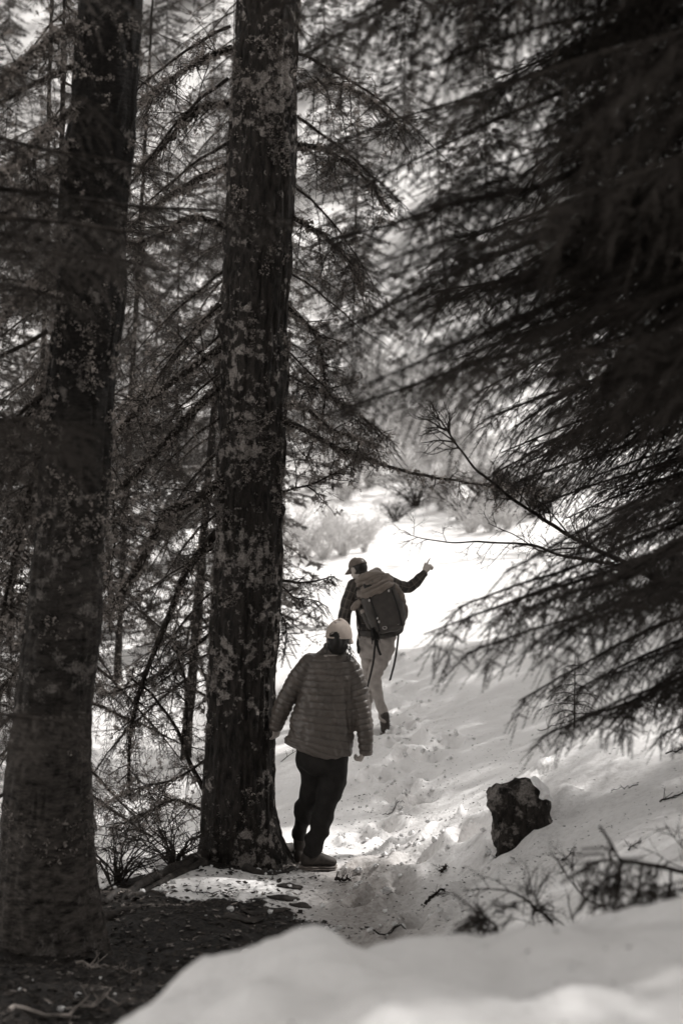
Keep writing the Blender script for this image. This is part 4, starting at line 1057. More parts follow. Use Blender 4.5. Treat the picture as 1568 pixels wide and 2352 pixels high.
def cap(parent, org, c, f, u, mat, s=1.0, deep=1.0, brim_len=.072, opening=.036, tilt=.0):
    """baseball cap: shell with back opening, strap, brim, button"""
    f = nrm(f); u = nrm(np.asarray(u) - f * np.dot(u, f)); r = np.cross(f, u)
    n, m = 48, 18; V = []; keep = []
    a = np.linspace(0, 2 * np.pi, n, endpoint=False)
    for j in range(m + 1):
        e = (j / m) * math.pi / 2
        for t in a:
            rad = math.cos(e) ** .85; seam = 1 - .012 * abs(math.cos(3 * t)) ** 14 * math.cos(e)
            h = deep * math.sin(e) * (.092 + .008 * math.cos(t)) * s
            V.append(c + (r * math.sin(t) * .0835 * s + f * math.cos(t) * .101 * s) * rad * seam + u * (h - .002))
    V = np.array(V); Fq = []
    for j in range(m):
        for i in range(n):
            i2 = (i + 1) % n; q = [j * n + i, j * n + i2, (j + 1) * n + i2, (j + 1) * n + i]; cc = V[q].mean(0) - c
            if np.dot(cc, f) < -.02 * s and (np.dot(cc, r) / opening / s) ** 2 + ((np.dot(cc, u) + .002 * s) / (.046 * s)) ** 2 < 1: continue
            Fq.append(q)
    V = V + fbm(V, 30, 2, 1)[:, None] * .0022
    V2 = c + (V - c) * .965; k = len(V); Fq = np.array(Fq)
    V = np.concatenate([V, V2]); F2 = np.concatenate([Fq, Fq[:, ::-1] + k])
    o = part("cap", V, F2, mat, parent, org)
    mb = MB()                                            # brim
    bt = np.linspace(-1.0, 1.0, 15); P0 = []; P1 = []
    for t in bt:
        an = t * .98; e = f * math.cos(an) * .099 * s + r * math.sin(an) * .082 * s
        ln = brim_len * s * math.sqrt(max(.0, 1 - t * t)) + .002
        drop = -u * (.010 + .016 * t * t) * s
        P0.append(c + e); P1.append(c + e + f * ln + drop - u * .012 * s)
    P0 = np.array(P0); P1 = np.array(P1); th = u * .0035
    V = np.concatenate([P0 + th, P1 + th, P1 - th, P0 - th]); k = len(bt); T = []
    for q in range(4):
        for i in range(k - 1):
            a0, a1, b0, b1 = q * k + i, q * k + i + 1, ((q + 1) % 4) * k + i, ((q + 1) % 4) * k + i + 1
            T += [(a0, a1, b1), (a0, b1, b0)]
    part("brim", V, np.array(T), mat, o, np.zeros(3)) if False else link("brim", mesh("brim", V - org, np.array(T), mat), o)
    Q = [c + (-f * math.cos(t) * .100 * s + r * math.sin(t) * .083 * s) * 1.0 + u * .004 * s for t in np.linspace(-.55, .55, 9)]
    V, T = tube(np.array(Q), .006 * s, 6); link("strap", mesh("strap", V - org, T, mat), o)
    V, T = ball(c + u * .0905 * s * deep, (.007, .007, .004), r, u, 6); link("button", mesh("button", V - org, T, mat), o)
    return o

def shoe(parent, org, ankle, heel, toe, up=(0, 0, 1), s=1.0, name="shoe", high=.07, label=None, snowy=False):
    """heel and toe: points on the ground line; low hiking shoe with thick sole, cuff and laces"""
    heel = np.asarray(heel, float); toe = np.asarray(toe, float); ax = toe - heel; L = np.linalg.norm(ax); ax = ax / L
    up = nrm(np.asarray(up) - ax * np.dot(up, ax)); sd = np.cross(ax, up)
    T_ = np.array([0, .06, .2, .4, .6, .8, .94, 1.0]); hw = np.array([.018, .032, .036, .034, .043, .047, .036, .014]) * s; h = np.array([.060, .085, .092, .085, .066, .050, .038, .018]) * s
    C = [heel + ax * L * t + up * (.022 * s + hh / 2) for t, hh in zip(T_, h)]
    mb = MB(); mb.add(*loft(C, [sd * w for w in hw], [up * hh / 2 for hh in h], 20))
    a = np.asarray(ankle, float); q = heel + ax * L * .24 + up * .07 * s
    mb.add(*limb_tube([tuple(q) + (.040 * s,), tuple((q + a) / 2) + (.043 * s,), tuple(a + up * .045) + (.043 * s,)], 16, 10))
    V, N_, Fq = remesh(mb, .006, 3)
    o = part(name, V, Fq, M_shoe, parent, org)
    mb = MB(); T2 = np.array([-.02, .04, .2, .45, .7, .9, 1.0, 1.03]); w2 = np.array([.016, .034, .040, .036, .048, .046, .028, .010]) * s
    for lo, hi in ((0, .014), (.014, .026)):
        mb.add(*loft([heel + ax * L * T2[i] + up * ((lo + hi) / 2 + (.006 if i > 5 else 0)) for i in range(8)], [sd * w * (1 if lo == 0 else .96) for w in w2], [up * (hi - lo) / 2 for _ in w2], 16))
    link("sole", (lambda A: mesh("sole", A[0] - org, A[1], M_sole))(mb.arrays()), o)
    mb = MB()
    for k in range(4):
        p = heel + ax * L * (.42 + .08 * k) + up * (.115 - .017 * k) * s
        mb.add(*tube(np.array([p - sd * .028, p + up * .006, p + sd * .028 + ax * .008]), .0025, 5))
    p = heel + ax * L * .40 + up * .125 * s
    for k in (-1, 1): mb.add(*tube(np.array([p, p + sd * k * .03 + up * .012 - ax * .01, p + sd * k * .035 - up * .01]), .002, 5))
    link("laces", (lambda A: mesh("laces", A[0] - org, A[1], M_lace))(mb.arrays()), o)
    return o

def rings_px(rows, d, depth, tilt=None):
    """rows (py, left, right[, depth ratio]) -> loft arguments, seen from behind at distance d"""
    C = []; A = []; B = []
    for row in rows:
        py, l, r = row[:3]; k = row[3] if len(row) > 3 else depth; dd = d + (row[4] if len(row) > 4 else 0)
        p = W((l + r) / 2, py, dd); h = (r - l) / 2 / F * dd; C.append(p); A.append(np.array([h, 0, 0])); B.append(np.array([0, h * k, 0]))
    return C, A, B
def jp(px, py, d, r): return tuple(W(px, py, d)) + (r,)

# ---------------- the walker in the quilted jacket
g = on_ground(722, 2004); DW = g[1]; base = np.array([g[0], DW, gz(g[0], DW)])
woman = thing("person", base, "person in quilted jacket, black trousers and pale cap beside the big trunk", 'person')
armL = [jp(712, 1522, DW, .066), jp(688, 1553, DW, .066), jp(664, 1592, DW, .060), jp(646, 1632, DW + .02, .056), jp(635, 1664, DW + .05, .046)]
armR = [jp(800, 1530, DW, .068), jp(817, 1570, DW, .068), jp(829, 1625, DW - .01, .064), jp(838, 1680, DW - .03, .056), jp(840, 1722, DW - .03, .044)]
legR = [jp(766, 1740, DW, .100), jp(765, 1790, DW - .01, .089), jp(749, 1850, DW + .01, .074), jp(733, 1902, DW + .01, .066), jp(717, 1952, DW, .062)]
legL = [jp(712, 1740, DW + .02, .094), jp(719, 1790, DW + .08, .086), jp(711, 1825, DW + .12, .078), jp(698, 1870, DW + .2, .066), jp(687, 1914, DW + .28, .060)]
hf = nrm([.14, 1, -.28]); hu = nrm([.02, .25, 1.0]); hc = W(778, 1466, DW)
mb = MB()
head(mb, hc, hf, hu, .98)
mb.add(*limb_tube([tuple(hc - hu * .03 + hf * .005) + (.048,), jp(770, 1505, DW + .02, .048), jp(760, 1535, DW + .01, .06)], 14, 10))
mb.add(*loft(*rings_px([(1500, 730, 790, .8), (1520, 706, 806, .6), (1560, 708, 806, .6), (1620, 712, 796, .62), (1700, 702, 792, .7), (1760, 700, 786, .8)], DW, .6)))
for A_ in (armL, armR, legR, legL): mb.add(*limb_tube([tuple(p[:3]) + (p[3] * .68,) for p in A_], 14, 24))
hand(mb, W(636, 1664, DW + .05), W(634, 1700, DW + .09) - W(636, 1664, DW + .05), [-.75, .6, 0], 1.0, -1, (.3, .35, .4, .45), thumb_out=.9)
hand(mb, W(838, 1722, DW - .03), W(826, 1745, DW - .04) - W(838, 1718, DW - .03), [-.95, .25, .3], .95, -1, (.95, 1.0, 1.05, 1.1), thumb_curl=.6, thumb_out=.5)
for l in (legR, legL): mb.add(*ball(np.array(l[-1][:3]) + [0.01, .0, -.03], (.030, .032, .035)))
V, N_, Fq = remesh(mb, .0065, 2)
part("body", V, Fq, M_skin, woman, base)
# quilted jacket
mb = MB()
mb.add(*loft(*rings_px([(1731, 652, 812, .66), (1712, 652, 814, .66), (1690, 657, 816, .66), (1645, 670, 816, .66), (1596, 684, 814, .66), (1555, 690, 818, .64), (1530, 694, 818, .60), (1512, 703, 810, .56), (1503, 716, 802, .56), (1496, 733, 795, .7), (1488, 741, 791, .95), (1480, 743, 789, 1.0)], DW, .65), n=40))
mb.add(*limb_tube(armL, 20, 30)); mb.add(*limb_tube(armR, 20, 30))
V, N_, Fq = remesh(mb, .0062, 4)
dl, sl, rl = seg_dist(V, armL); dr, sr, rr_ = seg_dist(V, armR)
zz = V[:, 2]; zc = W(0, 1731, DW)[2]
hemcut = W(760, 1700, DW)[0]
# the hem hangs lower on the right than on the left; seams follow it
slant = (V[:, 0] - W(735, 1700, DW)[0]) * np.clip((W(0, 1600, DW)[2] - zz) / .4, 0, 1) * .28
tors = (zz - zc + slant) / .0445 + (vnoise(V, 4, 2) - .5) * .5
wob = (vnoise(V, 5, 2) - .5) * .5; arm = np.where(dl < dr, sl, sr) / .040 + wob; isarm = (np.minimum(dl, dr) < 1.12) & ~((np.abs(V[:, 0] - W(757, 0, DW)[0]) < .13) & (zz > zc))
ph = np.where(isarm, arm, tors); w = np.abs(np.sin(np.pi * ph))
fr = np.abs((ph % 1.0) - .5); sm = np.exp(-((.5 - fr) / .11) ** 2); puff = .0022 * (1 - (fr * 2) ** 2) - .0034 * sm
dirs = np.column_stack([V[:, 0] * 42 + V[:, 2] * 12, V[:, 1] * 34, V[:, 2] * 13])
puff += (vnoise(dirs) - .5) * .016 * w + (vnoise(V, 55, 3) - .5) * .0035
# long diagonal creases from the right armpit to the hem, and broad folds
cr = np.column_stack([V[:, 0] * 16 + V[:, 2] * 9, V[:, 1] * 4, V[:, 2] * 2.0])
puff += (vnoise(cr, 1, 9) - .5) * .034 * np.clip(1 - np.abs(tors - 5) / 7, 0, 1) * (~isarm)
gut = np.exp(-((V[:, 0] - np.interp(zz, [zc, zc + .5], [W(812, 0, DW)[0], W(795, 0, DW)[0]])) / .012) ** 2) * (zz < zc + .5) * (~isarm); puff -= gut * .012
V = V + N_ * puff[:, None]
k = (~isarm) & (zz < zc + .12)
V[k, 2] += (-.075 * np.clip((V[k, 0] - W(735, 0, DW)[0]) / .23, -1, .3) + .0) * np.clip(1 - (zz[k] - zc) / .12, 0, 1) * np.where(V[k, 0] < W(735, 0, DW)[0], 1, .3)
jk = part("jacket", V, Fq, M_jacket, woman, base)
at = jk.data.attributes.new('seam', 'FLOAT', 'POINT'); at.data.foreach_set('value', np.exp(-((.5 - fr) / .07) ** 2).astype(np.float32))  # how far the painted groove shade darkens each point
for nm, A_ in (("cuff", armL), ("cuff", armR)):
    e = np.array(A_[-1][:3]); dd = nrm(e - np.array(A_[-2][:3])); mb = MB(); mb.add(*tube(np.array([e, e + dd * .016, e + dd * .034]) + 0, [A_[-1][3] * 1.02, A_[-1][3] * 1.04, A_[-1][3] * .92], 20)); mpart(nm, mb, M_jacket, jk, base)
# trousers
mb = MB()
mb.add(*loft(*rings_px([(1690, 690, 798, .7), (1725, 682, 802, .75), (1755, 684, 800, .78), (1775, 700, 792, .7)], DW, .7)))
mb.add(*limb_tube(legR, 18, 34)); mb.add(*limb_tube(legL, 18, 34))
V, N_, Fq = remesh(mb, .009, 3)
V = V + N_ * ((vnoise(np.column_stack([V[:, 0] * 9, V[:, 1] * 9, V[:, 2] * 16 + V[:, 0] * 12])) - .5) * .034)[:, None]
part("trousers", V, Fq, M_blackcloth, woman, base)
# hair: cap of hair, tail through the opening, loose strands
r_ = np.cross(hf, hu); mb = MB()
mb.add(*ball(hc + hu * .008 - hf * .010, (.076, .084, .084), r_, hu))
mb.add(*limb_tube([tuple(hc - hf * .080 + hu * .03) + (.022,), tuple(hc - hf * .092 - hu * .01) + (.026,), tuple(hc - hf * .076 - hu * .05) + (.034,), tuple(hc - hf * .05 - hu * .072) + (.030,), tuple(hc - hf * .035 - hu * .085) + (.020,)], 14, 16))
mb.add(*ball(hc - hf * .045 - hu * .06, (.066, .045, .055), r_, hu))
rh = np.random.RandomState(4)
mb.add(*ball(hc - np.array([.32, 1, 0]) * .074 + hu * .012, (.034, .030, .036), r_, hu))
V, N_, Fq = remesh(mb, .007, 2)
hair = part("hair", V, Fq, M_hair, woman, base)
mb = MB()
for i in range(46):
    k = -1 if rh.rand() < .5 else 1
    p = hc + r_ * k * rh.uniform(.055, .082) - hf * rh.uniform(-.01, .07) - hu * rh.uniform(.02, .07); q = [p]
    l = rh.uniform(.05, .14)
    for j in range(1, 5): q.append(p - np.array([0, 0, 1]) * l * j / 4 + r_ * k * rh.uniform(-.004, .012) * j)
    mb.add(*tube(np.array(q), .0014, 3, False), 0)
mpart("strand", mb, M_hair, hair, base)['kind'] = 'stuff'
cap(woman, base, hc + hu * .006 - hf * .004, nrm([.34, 1, -.06]), nrm([.03, .03, 1]), M_capw, 1.05, opening=.038, deep=1.22)
# shoes
a = np.array(legR[-1][:3]); hz = gz(*W(692, 2000, DW)[:2])
hl = W(692, 1997, DW - .02); tp = W(760, 2004, DW + .12 * 0 + .02)
hl[2] = gz(hl[0], hl[1]) - .004; tp[2] = gz(tp[0], tp[1]) + .0
shoe(woman, base, a + [0, 0, -.015], hl + [0.0, -.01, 0], hl + nrm(tp - hl + np.array([0, .10, 0])) * .27, s=1.2)
a2 = np.array(legL[-1][:3]); h2 = np.array([a2[0] - .015, a2[1] - .05, gz(a2[0], a2[1])])
shoe(woman, base, a2 + [0, 0, -.015], h2, h2 + nrm([.35, 1, .0]) * .255)

# ---------------- the walker ahead, with the pack
g = on_ground(878, 1680); DM = g[1] + .02; SC = DM / 14.0; basem = np.array([g[0], DM, gz(g[0], DM)])
man = thing("person", basem, "person in plaid shirt and tan trousers walking ahead, one raised hand pointing", 'person')
mL = [jp(812, 1346, DM, .072), jp(800, 1380, DM - .01, .070), jp(792, 1412, DM + .01, .066), jp(790, 1436, DM + .05, .058), jp(795, 1458, DM + .12, .045)]
mR = [jp(890, 1334, DM, .068), jp(912, 1344, DM + .05, .064), jp(936, 1349, DM + .1, .060), jp(956, 1336, DM + .1, .054), jp(973, 1318, DM + .08, .042)]
lR = [jp(884, 1478, DM - .02, .106), jp(876, 1512, DM - .02, .092), jp(860, 1556, DM + .05, .070), jp(866, 1590, DM + .02, .062), jp(877, 1628, DM - .05, .054), jp(882, 1652, DM - .08, .050)]
lL = [jp(846, 1478, DM + .02, .100), jp(847, 1515, DM + .12, .092), jp(849, 1556, DM + .24, .072), jp(845, 1596, DM + .27, .062), jp(840, 1632, DM + .28, .054), jp(838, 1652, DM + .28, .048)]
mf = nrm([-.72, .62, -.42]); mu = nrm([-.22, .30, 1]); mc = W(823, 1308, DM + .02)
mb = MB(); head(mb, mc, mf, mu, 1.0)
mb.add(*limb_tube([tuple(mc - mu * .03 - mf * .02) + (.058,), jp(838, 1336, DM, .062), jp(848, 1352, DM, .075)], 14, 10))
mb.add(*loft(*rings_px([(1337, 815, 890, .55), (1360, 812, 892, .6), (1400, 822, 896, .62), (1450, 828, 902, .65), (1490, 830, 900, .7)], DM, .6)))
for A_ in (mL, mR, lR, lL): mb.add(*limb_tube([tuple(p[:3]) + (p[3] * .66,) for p in A_], 14, 24))
hw = W(974, 1316, DM + .08)
hand(mb, hw, W(986, 1296, DM + .10) - hw, nrm([.65, .75, -.2]), 1.12, -1, (.04, .85, .95, 1.0), spread=.06, thumb_curl=.0, thumb_out=.55)
hand(mb, W(795, 1458, DM + .12), W(799, 1480, DM + .18) - W(795, 1458, DM + .12), [1, .2, 0], 1.0, 1, (.5, .5, .5, .55))
V, N_, Fq = remesh(mb, .0065, 2); part("body", V, Fq, M_skin, man, basem)
# plaid shirt
mb = MB()
mb.add(*loft(*rings_px([(1478, 822, 906, .62), (1450, 822, 906, .62), (1400, 816, 900, .62), (1365, 806, 898, .60), (1345, 806, 896, .55), (1336, 816, 888, .5), (1330, 828, 866, .8), (1322, 830, 858, .9)], DM, .6), n=36))
mb.add(*limb_tube(mL, 20, 30)); mb.add(*limb_tube(mR, 20, 30))
V, N_, Fq = remesh(mb, .009, 2)
dl, sl, rl = seg_dist(V, mL); dr, sr, rr_ = seg_dist(V, mR)
V = V + N_ * ((fbm(np.column_stack([V[:, 0] * 1.2, V[:, 1], V[:, 2] * 1.3]), 14, 3, 2)) * .010)[:, None]
def around(V, pts):
    P = np.asarray(pts)[:, :3]; P = spline(P, 20); tg, S, U = frames(P); i = np.argmin(((V[:, None] - P[None]) ** 2).sum(-1), 1); q = V - P[i]
    return np.arctan2((q * S[i]).sum(1), (q * U[i]).sum(1)) * .06
cl = np.column_stack([V[:, 0], V[:, 2], V[:, 1]])
k = (dl < 1.1) & (dl < dr); cl[k, 0] = around(V[k], mL); cl[k, 1] = sl[k]
k = (dr < 1.1) & (dr < dl); cl[k, 0] = around(V[k], mR); cl[k, 1] = sr[k]
sh = part("plaid_shirt", V, Fq, M_plaid, man, basem)
at = sh.data.attributes.new('cloth', 'FLOAT_VECTOR', 'POINT'); at.data.foreach_set('vector', cl.astype(np.float32).ravel())
# tan trousers
mb = MB()
mb.add(*loft(*rings_px([(1448, 824, 908, .62), (1470, 820, 909, .66), (1492, 820, 907, .70), (1510, 826, 896, .6)], DM, .65)))
mb.add(*limb_tube(lR, 18, 34)); mb.add(*limb_tube(lL, 18, 34))
V, N_, Fq = remesh(mb, .0085, 3)
q = np.column_stack([V[:, 0] * 7, V[:, 1] * 7, V[:, 2] * 24 + V[:, 0] * 14])
V = V + N_ * ((vnoise(q) - .5) * .028 + (vnoise(V, 30, 5) - .5) * .010)[:, None]
tr = part("trousers", V, Fq, M_tan, man, basem)
mb = MB(); c = W(846, 1482, DM - .085); mb.add(*loft([c + [0, 0, z] for z in (-.055, -.05, .05, .055)], [np.array([x, 0, 0]) for x in (.04, .055, .055, .05)], [np.array([.0, .012, 0])] * 4, 8)); mpart("pocket_flap", mb, M_tan, tr, basem)
mb = MB(); mb.add(*loft(*rings_px([(1459, 822, 910, .64), (1450, 822, 909, .64)], DM, .6))); mpart("belt", mb, M_web, tr, basem)
mb = MB(); r_ = np.cross(mf, mu); mb.add(*ball(mc + mu * .014 - mf * .018, (.079, .086, .092), r_, mu)); mb.add(*ball(mc - mf * .05 - mu * .045, (.060, .038, .045), r_, mu))
V, N_, Fq = remesh(mb, .007, 2); part("hair", V, Fq, M_hair, man, basem)
cap(man, basem, mc + mu * .034, mf, mu, M_capm, 1.03, brim_len=.078)
a = np.array(lR[-1][:3]); hb = np.array([a[0] - .015, a[1] - .03, gz(a[0], a[1]) + .035]); tb = hb + nrm([.30, .75, -.10]) * .27
shoe(man, basem, a + [0, 0, .0], hb, tb, s=1.15, name="boot")
a = np.array(lL[-1][:3]); hb = np.array([a[0], a[1] - .06, gz(a[0], a[1])]); shoe(man, basem, a, hb, hb + nrm([.1, 1, 0]) * .27, s=1.1, name="boot")

# ---------------- backpack
DP = DM - .27
top = W(866, 1342, DP); bot = W(895, 1447, DP); axb = nrm(top - bot); sdb = nrm(np.cross([0, 1, 0], axb)) ; sdb = sdb if sdb[0] > 0 else -sdb; dpb = nrm(np.cross(axb, sdb))
bb = np.array([bot[0], bot[1], bot[2]])
pack = thing("backpack", bb, "dark hiking backpack with dangling straps, worn by the person who points", 'backpack')
Lb = np.linalg.norm(top - bot)
def superloft(C, A, B, n=36, p=.62):
    a = np.linspace(0, 2 * np.pi, n, endpoint=False); ca = np.sign(np.cos(a)) * np.abs(np.cos(a)) ** p; sa = np.sign(np.sin(a)) * np.abs(np.sin(a)) ** p
    V, T = loft(C, A, B, n); k = len(C); C, A, B = map(np.asarray, (C, A, B))
    V[:k * n] = (C[:, None] + A[:, None] * ca[None, :, None] + B[:, None] * sa[None, :, None]).reshape(-1, 3); return V, T
rows = [(-.03, .09, .07, 0), (0, .15, .11, 0), (.08, .175, .135, 0), (.25, .19, .145, .005), (.5, .20, .15, .0), (.75, .19, .14, -.01), (.95, .165, .12, -.01), (1.05, .13, .09, -.01)]
mb = MB(); mb.add(*superloft([bot + axb * Lb * t + sdb * o for t, w_, d_, o in rows], [sdb * w_ for t, w_, d_, o in rows], [dpb * d_ for t, w_, d_, o in rows]))
V, N_, Fq = remesh(mb, .009, 2)
h = (V - bot) @ axb / Lb; s_ = (V - bot) @ sdb
V = V + N_ * ((fbm(V, 9, 3, 4)) * .014 - .010 * np.exp(-((np.abs(s_ - .015) - .115) / .008) ** 2) - .008 * np.exp(-((h - .12 + s_ * .2) / .012) ** 2))[:, None]
part("pack_body", V, Fq, M_pack, pack, bb)
def ribbon(pts, w, t, wd=None):
    P = spline(np.array(pts, float), 30); tg, S, U = frames(P); wv = np.array(wd) if wd is not None else None
    A = [(wv if wv is not None else s) * w / 2 for s in S]; B = [np.cross(nrm(a), tt) * t for a, tt in zip(A, tg)]
    return loft(P, A, B, 8)
def band(name, pts, w, mat=M_web, t=.002, wd=None, par=None):
    mb = MB(); mb.add(*ribbon(pts, w, t, wd)); return mpart(name, mb, mat, par or pack, bb)
# zipped seams / compression straps over the pack face
for s0 in (-.105, .125):
    band("strap", [bot + axb * Lb * t + sdb * (s0 + .01 * math.sin(4 * t)) - np.array([0, 1, 0]) * dd for t, dd in ((.05, .118), (.3, .150), (.55, .158), (.85, .140))], .016)
band("hip_belt", [W(824, 1455, DM - .10), W(845, 1455, DM - .16), W(880, 1460, DM - .17), W(912, 1452, DM - .12), W(924, 1440, DM - .02)], .065, M_pack, .012, wd=(0, 0, 1))
band("hip_pad", [W(905, 1458, DM - .15), W(922, 1448, DM - .10), W(926, 1432, DM - .02)], .05, M_pack, .016, wd=(0, 0, 1))
band("hanging_strap", [W(864, 1462, DM - .30), W(860, 1490, DM - .31), W(857, 1520, DM - .30), W(849, 1556, DM - .28), W(843, 1580, DM - .27)], .024, wd=(.9, .3, .3))
band("strap_end", [W(864, 1470, DM - .31), W(868, 1490, DM - .32), W(874, 1505, DM - .32)], .026, wd=(.9, .3, .3))
band("hanging_strap", [W(915, 1455, DM - .20), W(911, 1490, DM - .20), W(905, 1525, DM - .19), W(895, 1563, DM - .18)], .024, wd=(.95, .1, .3))
band("shoulder_strap", [W(822, 1345, DM - .12), W(816, 1362, DM - .06), W(818, 1400, DM - .06), W(826, 1440, DM - .10)], .03, M_pack, .006)
band("side_strap", [W(819, 1412, DM - .15), W(820, 1440, DM - .13), W(826, 1466, DM - .12)], .012)
band("side_strap", [W(825, 1412, DM - .17), W(828, 1436, DM - .15), W(824, 1452, DM - .13)], .010)
mb = MB(); mb.add(*ball(W(823, 1492, DM - .1), (.018, .02, .045))); mb.add(*ball(W(821, 1478, DM - .1), (.014, .02, .05))); mpart("belt_pouch", mb, M_web, pack, bb)
for (px, py) in ((883, 1442), (911, 1431)):
    c = W(px, py, DP - .13); mb = MB(); mb.add(*tube(np.array([c + np.array([math.cos(t) * .020, 0, math.sin(t) * .014]) for t in np.linspace(0, 6.28, 14)]), .0045, 6)); mpart("metal_ring", mb, M_metal, pack, bb)
for (px, py) in ((848, 1379), (892, 1357), (870, 1428), (866, 1420)):
    c = W(px, py, DP - .15); mb = MB(); mb.add(*ball(c, (.010, .008, .014))); mpart("buckle", mb, M_metal, pack, bb)
# bottle in the left side pocket
b0, b1 = W(831, 1398, DP + .02), W(851, 1438, DP - .02); mb = MB(); mb.add(*limb_tube([tuple(b0) + (.026,), tuple((b0 + b1) / 2) + (.036,), tuple(b1) + (.036,)], 16, 12)); mpart("side_pocket", mb, M_pack, pack, bb)
bt = thing("water_bottle", W(833, 1402, DP + .01), "small scuffed water bottle in the left side pocket of the backpack", 'bottle')
ob = np.array(bt.location); d_ = nrm(b0 - b1); q0 = (b0 + b1) / 2
mb = MB(); mb.add(*limb_tube([tuple(q0 - d_ * .02) + (.030,), tuple(q0 + d_ * .07) + (.031,), tuple(q0 + d_ * .10) + (.022,)], 16, 12)); mpart("bottle_body", mb, M_bottle, bt, ob)
mb = MB(); mb.add(*limb_tube([tuple(q0 + d_ * .115) + (.017,), tuple(q0 + d_ * .14) + (.017,)], 12, 5)); mpart("bottle_cap", mb, M_web, bt, ob)
# tuft of dark cord fringe under the pocket
mb = MB(); rh = np.random.RandomState(8)
for i in range(60):
    p = W(858 + rh.uniform(-6, 8), 1444 + rh.uniform(-4, 4), DP - .08 + rh.uniform(-.03, .03)); e = p + np.array([rh.uniform(-.01, .05), rh.uniform(-.02, .02), -rh.uniform(.07, .17)])
    mb.add(*tube(np.array([p, (p + e) / 2 + [rh.uniform(-.01, .01), 0, 0], e]), .004, 3))
mpart("cord_fringe", mb, M_web, pack, bb)['kind'] = 'stuff'

# ---------------- jacket bundled over the pack
jb = W(858, 1360, DP); bun = thing("bundled_jacket", jb, "grey-brown rain jacket bundled and strapped over the top of the backpack", 'jacket')
mb = MB()
def sausage(pts, flat=.75): 
    S_ = spline(np.array(pts, float), 24); P = S_[:, :3]; R = S_[:, 3]; tg, S, U = frames(P)
    return loft(P, [s * r * flat for s, r in zip(S, R)], [u * r for u, r in zip(U, R)], 20)
mb.add(*sausage([jp(826, 1366, DP - .03, .045), jp(838, 1361, DP - .08, .068), (*W(862, 1352, DP - .12),.072), (*W(884, 1344, DP - .10), .062), (*W(899, 1336, DP - .04), .045)]))
mb.add(*sausage([jp(822, 1343, DP + .04, .040), jp(833, 1331, DP + .0, .058), jp(856, 1328, DP - .04, .078), jp(880, 1330, DP - .04, .070), jp(897, 1338, DP, .045)], .9))
mb.add(*sausage([jp(846, 1322, DP - .02, .035), jp(854, 1313, DP + .0, .036), jp(868, 1316, DP + .02, .045), jp(884, 1326, DP + .02, .042)], .9))
V, N_, Fq = remesh(mb, .008, 2)
q = np.column_stack([V[:, 0] * 6 + V[:, 2] * -4, V[:, 1] * 14, V[:, 2] * 26 + V[:, 0] * -12]); V = V + N_ * ((np.abs(vnoise(q, 1, 2) - .5) ** .7 * 1.2 - .35) * .050 + (vnoise(V, 28, 4) - .5) * .008)[:, None]
part("folded_body", V, Fq, M_bundle, bun, jb)
mb = MB(); mb.add(*sausage([jp(836, 1342, DP - .085, .012), jp(840, 1350, DP - .11, .026), jp(850, 1344, DP - .13, .022), jp(857, 1334, DP - .11, .008)], .6)); mpart("collar_lining", mb, M_web, bun, jb)
mb = MB(); mb.add(*sausage([jp(900, 1342, DP - .02, .035), jp(911, 1356, DP - .03, .046), jp(920, 1376, DP - .02, .048), jp(925, 1394, DP, .044), jp(930, 1412, DP + .01, .034), jp(926, 1428, DP + .0, .018)], .8))
V, N_, Fq = remesh(mb, .007, 1); V = V + N_ * ((fbm(V, 22, 3, 6)) * .016)[:, None]; part("sleeve", V, Fq, M_bundle2, bun, jb)
mb = MB(); mb.add(*sausage([jp(809, 1402, DP + .02, .014), jp(811, 1397, DP + .01, .034), jp(820, 1388, DP, .040), jp(829, 1378, DP - .02, .026)], .85))
V, N_, Fq = remesh(mb, .006, 1); V = V + N_ * ((fbm(V, 26, 3, 7)) * .010)[:, None]; part("sleeve", V, Fq, M_bundle, bun, jb)
# ================================================================== rock, roots, stump, shrubs, twigs, litter
# roots of the middle trunk
def root(parent, org, pxs, r0, r1, seed, sink=.3, name="root"):
    P = []
    for (px, py) in pxs:
        g = on_ground(px, py); P.append(g)
    P = spline(np.array(P), 30); P = np.array([[p[0], p[1], gz(p[0], p[1])] for p in P]); R = np.linspace(r0, r1, 30) * (1 + .25 * fbm(P, 9, 2, seed))
    P[:, 2] += R * (1 - sink) - .01; V, T = tube(P - org, R, 12); V = V + fbm(V, 25, 3, seed)[:, None] * .008
    return link(name, mesh(name, V, T, M_root), parent)
root(tree2, base2, [(500, 1962), (440, 1985), (385, 2012), (320, 2045), (240, 2078)], .05, .022, 1)
root(tree2, base2, [(470, 1985), (420, 2005), (350, 2040), (290, 2068)], .03, .012, 2)
root(tree2, base2, [(620, 1985), (668, 1980), (712, 1968)], .05, .015, 3)
root(tree2, base2, [(560, 2000), (600, 2008), (660, 2006)], .035, .012, 5)
root(tree2, base2, [(650, 1965), (672, 1958), (690, 1962)], .05, .02, 6)
root(tree1, base1, [(190, 2130), (250, 2112), (320, 2085)], .04, .015, 4)

def small(name, px, py, label, cat, group=None, z=0.0, at=None):
    g = on_ground(px, py) if at is None else np.array([at[0], at[1], gz(at[0], at[1])])
    return thing(name, g, label, cat, group), g

